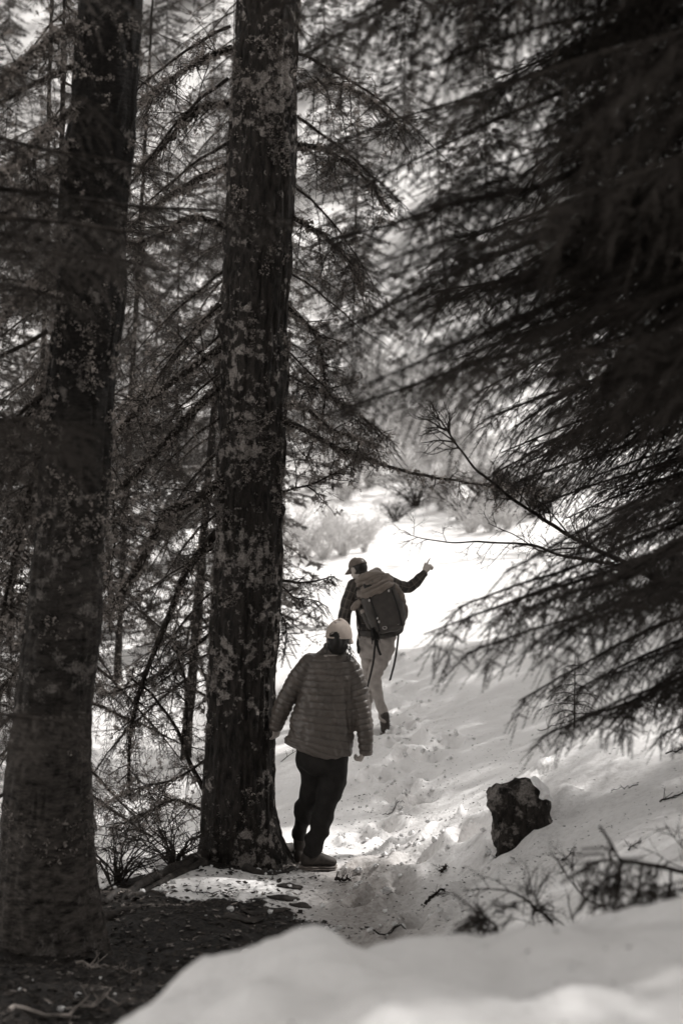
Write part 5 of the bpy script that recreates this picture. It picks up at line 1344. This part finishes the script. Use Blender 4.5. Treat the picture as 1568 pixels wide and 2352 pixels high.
# the dark rock
def rock():
    g = on_ground(1165, 1962); dr = g[1]
    t = thing("rock", g, "dark mossy rock jutting from the snow bank, pale lichen on its near face", 'rock')
    rows = [(1779, 1188, 1212), (1788, 1165, 1226), (1800, 1146, 1240), (1818, 1128, 1256), (1835, 1119, 1264), (1855, 1117, 1262), (1880, 1121, 1256), (1905, 1126, 1250), (1930, 1130, 1236), (1955, 1132, 1215), (1985, 1128, 1195), (2030, 1122, 1190)]
    C, A, B = rings_px(rows, dr + .16, .75); mb = MB(); mb.add(*superloft(C, A, B, 40, .5))
    V, N_, Fq = remesh(mb, .012, 1)
    V = V + N_ * ((np.round(fbm(V * [1, 1, .7] + V[:, [2, 0, 1]] * .4, 4.5, 2, 1) * 4) / 4) * .06 + fbm(V, 5, 3, 1) * .03 + fbm(V, 22, 3, 2) * .014 + (np.abs(fbm(V, 10, 2, 5)) - .3) * .03)[:, None]
    part("stone", V, Fq, M_rock, t, g)
    # snow lying on its shoulder
    mb = MB()
    for (px, py, w_, h_) in [(1232, 1799, .038, .018), (1248, 1812, .036, .018), (1258, 1828, .022, .012), (1240, 1826, .02, .012)]:
        mb.add(*ball(W(px, py, dr + .10), (w_, .14, h_), (1, 0, -.35)))
    V, N_, Fq = remesh(mb, .012, 3); V = V + N_ * (fbm(V, 14, 3, 3) * .018)[:, None]
    part("snow_cap", V, Fq, M_snow, t, g)
rock()

# stump with a cap of snow beyond the clearing
g = on_ground(1142, 1168, 30, 70)
st = thing("tree_stump", g, "broken tree stump wearing a cap of snow beyond the clearing", 'stump')
hS = min(1.9, max(1.1, W(1140, 1070, g[1])[2] - g[2]))
me, P, R = trunk_mesh("stump_wood", np.array([(0, 0, -.3), (0, 0, hS * .4), (.03, 0, hS * .8), (.03, 0, hS)]), [.36, .22, .20, .19], M_bark, nseg=30, nr=30, seed=5, fiss=.03, flare=(.6, .25, [(0, .8), (2.2, .7), (4.2, .8)])); link("stump_wood", me, st)
V, T = ball((.03, 0, hS + .08), (.26, .24, .15)); V = V + fbm(V, 4, 3, 2)[:, None] * .05; link("snow_cap", mesh("snow_cap", V, T, M_snow), st)

# shrubs
def shrub_mesh(name, seed, n, h, spread, mat, r=.008, depth=2, droop=.5, sub=4, arch=.5):
    rng = np.random.RandomState(seed); mb = MB()
    for i in range(n):
        az = rng.uniform(0, 6.28); out = rng.uniform(.2, 1) * spread; hh = h * rng.uniform(.5, 1)
        p0 = np.array([math.cos(az), math.sin(az), 0]) * spread * .12 * rng.rand(); k = 9; t = np.linspace(0, 1, k)[:, None]
        d = np.array([math.cos(az), math.sin(az), 0])
        P = p0 + d * out * t ** 1.3 + np.array([0, 0, 1]) * hh * (t * (1 + arch) - arch * t ** 2.2) + rng.normal(0, .02, (k, 3)) * h
        mb.add(*tube(P, np.linspace(r, r * .35, k), 4, False)); twigs_on(mb, P, rng, 5, h * .42, r * .5, depth - 1, droop=droop, sub=sub)
    V, T, M = mb.arrays(); return mesh(name, V, T, [mat], None, smooth=False)
SH = [shrub_mesh("twig", 300, 34, 1.15, 1.2, M_twig_pale, .012), shrub_mesh("twig", 301, 28, 1.0, 1.3, M_twig_pale, .014), shrub_mesh("twig", 302, 26, .9, 1.3, M_twig, .014), shrub_mesh("twig", 303, 30, 1.5, .8, M_twig_pale, .012, arch=.2)]
SHR = [(700, 1278, 0, 1.0, "pale frosted shrub nearest the middle trunk, low and spreading"), (745, 1285, 1, .9, "pale frosted shrub just above the cap of the walker with the pack"), (790, 1278, 0, 1.0, "pale frosted shrub behind the cap of the walker with the pack"),
       (835, 1270, 3, .7, "small pale shrub at the right end of the frosted row"), (680, 1235, 1, 1.1, "pale frosted shrub behind the low one beside the middle trunk"), (760, 1238, 3, .9, "upright pale shrub behind the frosted row"), (850, 1240, 0, .7, "small pale shrub behind the right end of the frosted row"),
       (1080, 1225, 1, 1.0, "sunlit bare shrub with arching pale stems at the left of the thicket"), (1125, 1222, 0, 1.0, "sunlit bare shrub in the middle of the thicket below the stump"), (1165, 1215, 1, .9, "sunlit bare shrub at the right of the thicket"),
       (1060, 1195, 2, 1.5, "dark tangled shrub behind the sunlit thicket, left"), (1140, 1190, 2, 1.9, "dark tangled shrub at the foot of the stump"), (1215, 1190, 2, 1.6, "dark tangled shrub behind the sunlit thicket, right"), (1010, 1175, 3, 1.0, "thin pale shrub left of the thicket"),
       (955, 1165, 2, 1.4, "dark shrub between the frosted row and the thicket"), (600, 1180, 0, 1.2, "pale shrub half hidden by the middle trunk"), (420, 1190, 2, 1.5, "dark tangled shrub seen between the two trunks"), (380, 1230, 1, 1.1, "pale shrub seen between the two trunks"),
       (760, 1090, 3, 2.2, "tall pale bare shrub on the slope above the frosted row"), (880, 1050, 0, 2.2, "wide pale bare shrub on the slope above the walker with the pack"), (980, 1080, 3, 2.4, "tall pale bare shrub on the slope above the pointing hand"), (1060, 1030, 1, 2.2, "wide pale bare shrub left of the stump's snow cap"),
       (720, 1262, 0, .8, "small pale shrub between the two nearest frosted ones"), (770, 1262, 3, .7, "upright pale shrub above the cap of the walker with the pack"), (815, 1258, 1, .7, "low pale shrub in the right half of the frosted row"), (665, 1262, 1, .8, "pale shrub touching the edge of the middle trunk"),
       (905, 1200, 2, .9, "dark low shrub at the far edge of the clearing, left"), (1000, 1150, 0, 1.6, "wide pale shrub at the far edge of the clearing, middle"), (1100, 1150, 3, 1.7, "tall pale shrub just left of the stump"), (1190, 1160, 0, 1.6, "wide pale shrub just right of the stump"), (1240, 1175, 2, 1.5, "dark shrub at the far edge of the clearing, right"),
       (850, 1120, 3, 1.9, "tall pale shrub straight above the walker with the pack"), (930, 1100, 1, 2.0, "wide pale shrub up the slope above the pack"), (1030, 1090, 0, 2.1, "pale shrub tangle up the slope above the pointing hand"), (790, 1150, 0, 1.6, "pale shrub just beyond the frosted row, right half"), (720, 1130, 1, 1.8, "pale shrub just beyond the frosted row, left half"), (900, 990, 2, 2.4, "dark shrub tangle high on the open slope"), (1010, 960, 0, 2.6, "pale shrub tangle highest on the open slope"), (760, 1030, 2, 2.2, "dark shrub tangle on the open slope beside the middle trunk"),
       (300, 1080, 3, 2.4, "tall pale bare shrub between the trunks, farther up"), (450, 1060, 0, 2.4, "wide pale bare shrub left of the middle trunk, farther up"), (700, 980, 1, 2.6, "big pale bare shrub high on the slope right of the middle trunk"), (830, 940, 3, 2.8, "tall pale bare shrub highest on the slope")]
for i, (px, py, v, s, lab) in enumerate(SHR):
    g = on_ground(px, py, 12, 90)
    t = thing("shrub", g, lab, 'shrub', "bare shrubs round the clearing", rotz=i * 1.3); t.scale = (s,) * 3; link("twig", SH[v], t)

# limbs reaching in from the right, bare and thin
limbs_px(tB, bB, [
    ([(1700, 1480, 8.9), (1500, 1330, 8.7), (1330, 1245, 8.5), (1240, 1190, 8.4), (1170, 1140, 8.3), (1105, 1085, 8.2), (1062, 1040, 8.1), (1035, 1000, 8.0), (1000, 960, 8.0)], .015, .004, dict(twigs=26, tl=.35, lich=0, fr=0, k=50, ang=(25, 60), tw_r=.006, droop=-.1)),
    ([(1650, 1380, 8.8), (1450, 1305, 8.6), (1300, 1278, 8.4), (1200, 1252, 8.3), (1090, 1245, 8.2), (1000, 1240, 8.1), (930, 1225, 8.1)], .012, .002, dict(twigs=22, tl=.26, lich=0, fr=0, k=50, ang=(20, 60), tw_r=.003, droop=.1)),
    ([(1320, 1260, 8.4), (1240, 1262, 8.3), (1180, 1225, 8.3), (1120, 1200, 8.3)], .006, .002, dict(twigs=12, tl=.2, lich=0, fr=0, ang=(20, 60), tw_r=.0028))])
# the crooked live sucker at the foot of the middle trunk
limbs_px(tree2, base2, [
    ([(480, 1830, 9.5), (450, 1775, 9.5), (422, 1715, 9.5), (402, 1665, 9.5), (350, 1598, 9.5), (300, 1560, 9.5)], .018, .006, dict(twigs=8, tl=.35, lich=20, fr=4, flen=.25)),
    ([(416, 1702, 9.5), (428, 1640, 9.5), (424, 1560, 9.6), (405, 1480, 9.6)], .014, .006, dict(twigs=10, tl=.3, lich=10, fr=5, flen=.25)),
    ([(470, 1860, 9.6), (400, 1840, 9.8), (330, 1870, 9.9), (260, 1900, 10.0)], .012, .004, dict(twigs=18, tl=.4, lich=60, fr=9, flen=.3, fbare=.2)),
    ([(480, 1740, 9.6), (400, 1790, 9.8), (320, 1810, 10.), (235, 1850, 10.1)], .010, .004, dict(twigs=16, tl=.4, lich=60, fr=10, flen=.32, fbare=.1)),
    ([(645, 1750, 9.4), (665, 1735, 9.4), (685, 1722, 9.4)], .003, .0015, dict(twigs=5, tl=.08, lich=0, fr=0, tdepth=1, tw_r=.002))])
# brush in the hollow left of the trunk
rb = np.random.RandomState(66)
for i, (px, py, s, v, lab) in enumerate([(400, 1985, .4, 2, "dark brush sprouting on the ridge next to the flared roots"), (270, 2030, .4, 2, "low dark brush at the foot of the leaning trunk")]):
    g = on_ground(px, py); t = thing("shrub", g, lab, 'shrub', "brush between the trunks", rotz=i * 2.1); t.scale = (s,) * 3; link("twig", SH[v], t)

# saplings and shoots poking from the snow
def sapling(px, py, topy, label, seed, d=None, dens=1.0, fl=.35, tiers=7, r=.008, lean=(0, 0), group=None, hang=.3, fr=14):
    g = on_ground(px, py) if d is None else np.array([*W(px, py, d)[:2], 0]); g[2] = gz(g[0], g[1])
    t = thing("fir_sapling", g, label, 'sapling', group); rng = np.random.RandomState(seed)
    h = W(px, topy, g[1])[2] - g[2]
    P = np.array([[lean[0] * z * z, lean[1] * z * z, h * z] for z in np.linspace(-.05, 1, 10)]); mb = MB(); V, T = tube(P, np.linspace(r, r * .3, 10), 6); mb.add(V, T, 0)
    link("trunk", mesh("trunk", *(mb.arrays()[:2]), [M_twig]), t)
    for i in range(tiers):
        z = .18 + .78 * i / tiers; l = fl * (1 - z * .75); c = np.array([np.interp(z, np.linspace(-.05, 1, 10), P[:, k]) for k in range(3)])
        for q in range(3):
            az = i * 1.1 + q * 2.1 + rng.uniform(-.3, .3); k = 7; tt = np.linspace(0, 1, k)
            Q = c + np.column_stack([np.cos(az) * l * tt, np.sin(az) * l * tt, l * (.25 * tt - .45 * tt ** 2)])
            mb = MB(); mb.add(*tube(Q, np.linspace(.004, .0012, k), 4, False), 0); fronds_on(mb, Q, rng, fr, l * .42, t0=.1, step=.025, sprig=(.04, .07), hang=hang, bare=.05)
            V, T, M = mb.arrays(); link("branch", mesh("branch", V, T, [M_twig, M_needle], M, smooth=False), t)
    return t
sapling(1318, 1672, 1500, "young fir sapling standing in the snow slope under the low boughs", 5, fl=.42, tiers=6)

def shoot(name, label, cat, lst, seed, foot, **kw):
    p = lst[0][0][0]; g = np.array([*W(*p)[:2], 0.]); g[2] = gz(g[0], g[1]); t = thing(name, g, label, cat)
    for i, (pts, r0, r1, k2) in enumerate(lst):
        pp = [W(*q) for q in pts]
        if i == 0: pp[0] = g - np.array([0, 0, .05])
        k3 = dict(lich=0); k3.update(k2); limb(t, g, pp, r0, r1, seed + i, name="stem" if i == 0 else "branch", **k3)
    return t
# needled shoots behind the near bank, out of focus
shoot("fir_shoot", "blurred fir shoot with hanging needles poking over the near snow bank at the right", 'plant', [
    ([(1640, 2110, 4.3), (1640, 2020, 4.3), (1560, 2003, 4.3), (1460, 1985, 4.3), (1425, 1975, 4.25), (1400, 1935, 4.2), (1375, 1898, 4.2)], .009, .004, dict(twigs=0, fr=10, flen=.10, hang=1.4, fbare=.0, k=30)),
    ([(1425, 1978, 4.25), (1420, 2030, 4.2), (1400, 2100, 4.2)], .006, .004, dict(twigs=4, tl=.08, fr=34, flen=.10, hang=1.0)),
    ([(1470, 1988, 4.3), (1462, 2050, 4.25), (1452, 2095, 4.2)], .004, .003, dict(twigs=2, tl=.06, fr=28, flen=.08, hang=1.0)),
    ([(1415, 1985, 4.2), (1390, 1978, 4.2), (1345, 1985, 4.15)], .004, .003, dict(twigs=2, tl=.05, fr=34, flen=.05, hang=.5)),
    ([(1505, 1995, 4.3), (1500, 2050, 4.3), (1480, 2100, 4.3)], .004, .002, dict(twigs=2, tl=.06, fr=24, flen=.06, hang=1.0)),
    ([(1540, 2000, 4.3), (1540, 2045, 4.3), (1530, 2090, 4.3)], .004, .002, dict(twigs=2, tl=.06, fr=24, flen=.06, hang=1.0)),
    ([(1400, 1978, 4.2), (1392, 2010, 4.2), (1370, 2040, 4.2)], .004, .002, dict(twigs=2, tl=.05, fr=26, flen=.05, hang=.5))], 700, None)
shoot("fir_shoot", "small drooping fir shoot behind the middle of the near snow bank", 'plant', [
    ([(1155, 2170, 4.6), (1150, 2140, 4.6), (1120, 2105, 4.6), (1090, 2090, 4.6)], .005, .003, dict(twigs=3, tl=.08, fr=22, flen=.10, hang=.7)),
    ([(1130, 2112, 4.6), (1115, 2135, 4.6), (1095, 2160, 4.6)], .003, .002, dict(twigs=2, tl=.06, fr=34, flen=.09, hang=.9)),
    ([(1120, 2106, 4.6), (1090, 2112, 4.6), (1068, 2122, 4.6)], .003, .002, dict(twigs=2, tl=.06, fr=34, flen=.07, hang=.3)),
    ([(1125, 2106, 4.6), (1150, 2092, 4.6), (1190, 2085, 4.6)], .003, .0015, dict(twigs=2, tl=.05, fr=20, flen=.04, hang=.1))], 720, None)
bare = dict(twigs=12, tl=.20, fr=0, tdepth=1, tw_r=.0022, ang=(30, 75), droop=.4)
shoot("bare_shrub", "thin bare shrub arching out of the snow behind the near bank", 'shrub', [
    ([(1285, 2185, 5.0), (1272, 2140, 5.0), (1235, 2090, 5.0), (1180, 2045, 5.0), (1130, 2040, 5.0), (1060, 2048, 5.0)], .006, .002, bare),
    ([(1260, 2110, 5.0), (1230, 2060, 5.1), (1215, 2010, 5.1)], .003, .0012, bare),
    ([(1340, 2175, 5.0), (1300, 2130, 5.0), (1250, 2085, 5.0), (1200, 2020, 5.0)], .0035, .0012, bare),
    ([(1230, 2150, 5.0), (1220, 2100, 5.0), (1240, 2070, 5.0)], .0025, .0012, bare)], 740, None)
shoot("bare_shrub", "wispy bare twig rising left of the blurred fir shoot", 'shrub', [
    ([(1418, 2120, 5.2), (1400, 2095, 5.2), (1350, 2065, 5.2), (1318, 2030, 5.2), (1312, 1990, 5.2), (1316, 1950, 5.2)], .004, .0015, dict(bare, twigs=8)),
    ([(1330, 2042, 5.2), (1300, 2005, 5.2), (1285, 1970, 5.2)], .002, .001, dict(bare, twigs=5))], 760, None)
shoot("bare_shrub", "wispy bare twig at the right edge above the blurred fir shoot", 'shrub', [
    ([(1640, 2050, 5.0), (1600, 1990, 5.0), (1560, 1930, 5.0), (1530, 1890, 5.0)], .004, .0015, dict(bare, twigs=8)),
    ([(1600, 1992, 5.0), (1560, 1985, 5.0), (1520, 1965, 5.0)], .003, .001, dict(bare, twigs=5))], 780, None)

def fallen(px, py, l, az, label, seed, r=.004, tw=4, needles=0, mat=None, group="fallen twigs on the snow", depth=1):
    g = on_ground(px, py); t = thing("fallen_twig", g, label, 'twig', group); rng = np.random.RandomState(seed); k = 12
    P = np.array([[math.cos(az) * l * (q - .5), math.sin(az) * l * (q - .5), 0] for q in np.linspace(0, 1, k)]) + np.cumsum(rng.normal(0, .03 * l, (k, 3)), 0) * [1, 1, 0]
    for p in P: p[2] = gz(g[0] + p[0], g[1] + p[1]) - g[2] + r + abs(rng.normal(0, .01))
    mb = MB(); V, T = tube(P, np.linspace(r, r * .5, k), 5); mb.add(V, T, 0); twigs_on(mb, P, rng, tw, l * .4, r * .6, depth, droop=-.1, sub=2)
    if needles: fronds_on(mb, P, rng, needles, .08, t0=.1, step=.02, sprig=(.03, .05), droop=.1)
    V, T, M = mb.arrays(); link("stem", mesh("stem", V, T, [mat or M_twig, M_needle], M, smooth=False), t); return t
fallen(910, 2140, .42, .45, "long thin twig lying on the trail right of the near snow mound", 1, .005, 8)
fallen(905, 1858, .20, .3, "small forked twig on the trail below the boot prints", 2, .003, 4)
fallen(1432, 1815, .16, 2.6, "small bent twig on the snow above the rock to the right", 3, .003, 3)
fallen(1018, 2005, .10, 1.2, "dark scrap of needled twig on the trail side, upper of two", 4, .010, 5, 30)
fallen(1000, 2060, .14, .4, "dark scrap of needled twig on the trail side, lower of two", 5, .010, 5, 30)
fallen(1280, 1668, .35, .1, "bare twig lying under the fir sapling", 6, .004, 10)
fallen(1555, 1720, .3, .7, "needled sprig lying on the snow near the right edge, upper", 7, .005, 4, 30)
fallen(1560, 1828, .25, .3, "needled sprig lying on the snow near the right edge, lower", 8, .005, 4, 30)
fallen(1300, 1975, .06, .2, "tiny dark twig scrap right of the rock's foot", 9, .004, 3, 10)
fallen(1455, 1950, .08, .5, "tiny dark twig scrap above the blurred fir shoot", 10, .004, 3, 10)
fallen(790, 2030, .12, .1, "flat dark scrap of bark and twig just right of the walker's shoe", 11, .012, 3, 10)
fallen(150, 2335, .5, .75, "pale mossy stick lying on the dark soil at the lower left", 12, .010, 4, 0, M_lichen, "sticks on the dark soil")
fallen(240, 2225, .28, -.3, "pale tuft of mossy twigs on the dark soil by the leaning trunk", 13, .007, 16, 0, M_lichen, "sticks on the dark soil", 2)
fallen(480, 2052, .3, .3, "crooked dry twig lying across the snow hump left of the walker", 14, .004, 12)
# dark slabs of bark on the hump by the shoes
for i, (px, py, l, az, lab) in enumerate([(610, 2098, .30, .25, "largest dark bark slab on the snow hump left of the shoes"), (650, 2066, .2, .2, "dark bark slab just below the walker's left heel"), (560, 2120, .22, .3, "dark bark slab at the left end of the row"), (690, 2085, .14, -.2, "short dark bark piece nearest the trail"), (665, 2042, .16, .1, "narrow bark strip closest to the near shoe")]):
    g = on_ground(px, py); t = thing("bark_slab", g, lab, 'bark', "bark slabs on the hump"); k = 9; s = np.linspace(-.5, .5, k)
    C = np.array([[math.cos(az) * l * q, math.sin(az) * l * q, 0] for q in s])
    for c in C: c[2] = gz(g[0] + c[0], g[1] + c[1]) - g[2] + .008
    wv = np.array([-math.sin(az), math.cos(az), 0]); V, T = loft(C, [wv * .045 * math.cos(q * 2.6) for q in s], [np.array([0, 0, .014 * math.cos(q * 2.6)]) for q in s], 12)
    V = V + fbm(V + i, 28, 3, i)[:, None] * .01; link("bark", mesh("bark", V, T, M_root), t)

# ------------------------------------------------------------------ litter (nobody could count it)
def scatter(name, n, region, seed, size, mat, flat=True, thin=.12, lift=.002, chunk=False, label=None):
    rng = np.random.RandomState(seed); mb = MB(); c = 0; Vs = []; k = 0; Ts = []
    while c < n:
        x, y, w = region(rng)
        if rng.rand() > w: continue
        z = gz(x, y) + lift; s = rng.uniform(*size) * (1 if not chunk else rng.rand() ** 1.5 * 1.6 + .3); a = rng.uniform(0, 6.28)
        if chunk:
            V, T = CH[rng.randint(4)]; Rm = np.array(Matrix.Rotation(a, 3, 'Z')) ; Vs.append(V @ Rm.T * s + [x, y, z + s * .25]); Ts.append(T + k); k += len(V)
        else:
            d = np.array([math.cos(a), math.sin(a), rng.normal(0, .12)]); q = np.array([-d[1], d[0], rng.normal(0, .3)]) * thin
            p = np.array([x, y, z]); Vs.append(np.array([p - d * s / 2, p + q * s, p + d * s / 2, p - q * s])); Ts.append(np.array([[0, 1, 2], [0, 2, 3]]) + k); k += 4
        c += 1
    o = link(name, mesh(name, np.concatenate(Vs), np.concatenate(Ts), mat, smooth=chunk)); o['kind'] = 'stuff'
    if label: o['label'] = label
CH = []
for i in range(4):
    a, b = ball((0, 0, 0), (.5, .42, .36), n=6); a = a + np.random.RandomState(i).normal(0, .07, a.shape); a += fbm(a, 3, 2, i)[:, None] * .15; CH.append((a, b))
def reg_slope(r):
    y = r.uniform(4.5, 17) ; x = r.uniform(-.3, .27 * y); return x, y, .25 + .75 * vnoise(np.array([[x, y, 0]]), .9)[0] ** 2 * (1.2 if y < 12 else .6)
def reg_trail(r):
    y = r.uniform(7.2, 12); x = r.normal(.3, .45); return x, y, 1 - float(soil_mask([[x, y]])[0]) * .6
def reg_soil(r):
    y = r.uniform(4.0, 9.6); x = r.uniform(-2.6, .2); return x, y, float(soil_mask([[x, y]])[0]) ** .5
def reg_fp(r):
    f = FP[r.randint(len(FP))]; a = r.uniform(0, 6.28); q = f[2] * r.uniform(1.1, 2.4); return f[0] + math.cos(a) * q, f[1] + math.sin(a) * q * 1.3, 1
def reg_edge(r):
    y = r.uniform(4.5, 9.5); x = r.uniform(-1.4, .5); s = float(soil_mask([[x, y]])[0]); return x, y, (.9 if .05 < s < .95 else .05) 
scatter("needle_litter", 2600, reg_slope, 1, (.010, .034), M_twig, label="fallen needles and bark crumbs strewn on the snow")
scatter("trail_litter", 1200, reg_trail, 2, (.008, .03), M_twig, thin=.25, label="dark crumbs trodden into the trail")
scatter("soil_litter", 7000, reg_soil, 3, (.012, .05), noise_mat("duff", .01, .07, 40, .9, warm=1.5), thin=.22, lift=.006, label="dead needles and bark bits on the bare soil")
scatter("pale_litter", 420, reg_soil, 7, (.02, .07), M_lichen, thin=.12, lift=.012, label="pale dry twigs and lichen scraps on the bare soil")
scatter("soil_chips", 1800, reg_soil, 8, (.02, .05), M_bark, thin=.35, lift=.012, label="bark chips on the bare soil")
scatter("bank_litter", 160, lambda r: (r.uniform(-.5, 1.2), r.uniform(2.2, 4.5), 1), 9, (.008, .022), M_twig, label="a few fallen needles on the near snow bank")
scatter("snow_crumbs", 420, reg_fp, 4, (.012, .035), M_snow, chunk=True, label="crumbled snow kicked out of the footprints")
scatter("ice_crumbs", 260, reg_edge, 5, (.008, .024), M_snow, chunk=True, label="bits of icy snow at the edge of the dark soil")

# a gap in the canopy: no branch stands where the sun reaches the lip of the bank beside the trail
sd = np.array(SUN_DIR)
_pts = [W(px, py, d) for (px, py, d) in ((770, 1952, 10.1), (830, 1945, 10.05), (900, 1935, 10.), (970, 1915, 9.85), (1040, 1890, 9.7), (1100, 1855, 9.6), (1160, 1822, 9.55), (1220, 1780, 9.6))]
bpy.context.view_layer.update()
_kill = []
for o in list(scene.objects):
    if not o.name.startswith("branch") or o.parent is None or not o.data.name.startswith(("needled", "heavy", "bare_", "sparse", "drooping")): continue
    a = np.array(o.matrix_world.translation); b = np.array(o.matrix_world @ Vector((2.3, 0, -.4))); ln = np.linalg.norm(b - a)
    if a[0] < 1.0: continue
    hit = False
    for p in _pts:
        for f in (.15, .4, .65, .9):
            c = a + (b - a) * f; v = c - p; t = v @ sd
            if t > .3 and np.linalg.norm(v - sd * t) < ln * .28 * (1.2 - f) + .14: hit = True; break
        if hit: break
    if hit and o.parent is not tA and o.parent is not tC: _kill.append(o)
for o in _kill: bpy.data.objects.remove(o)
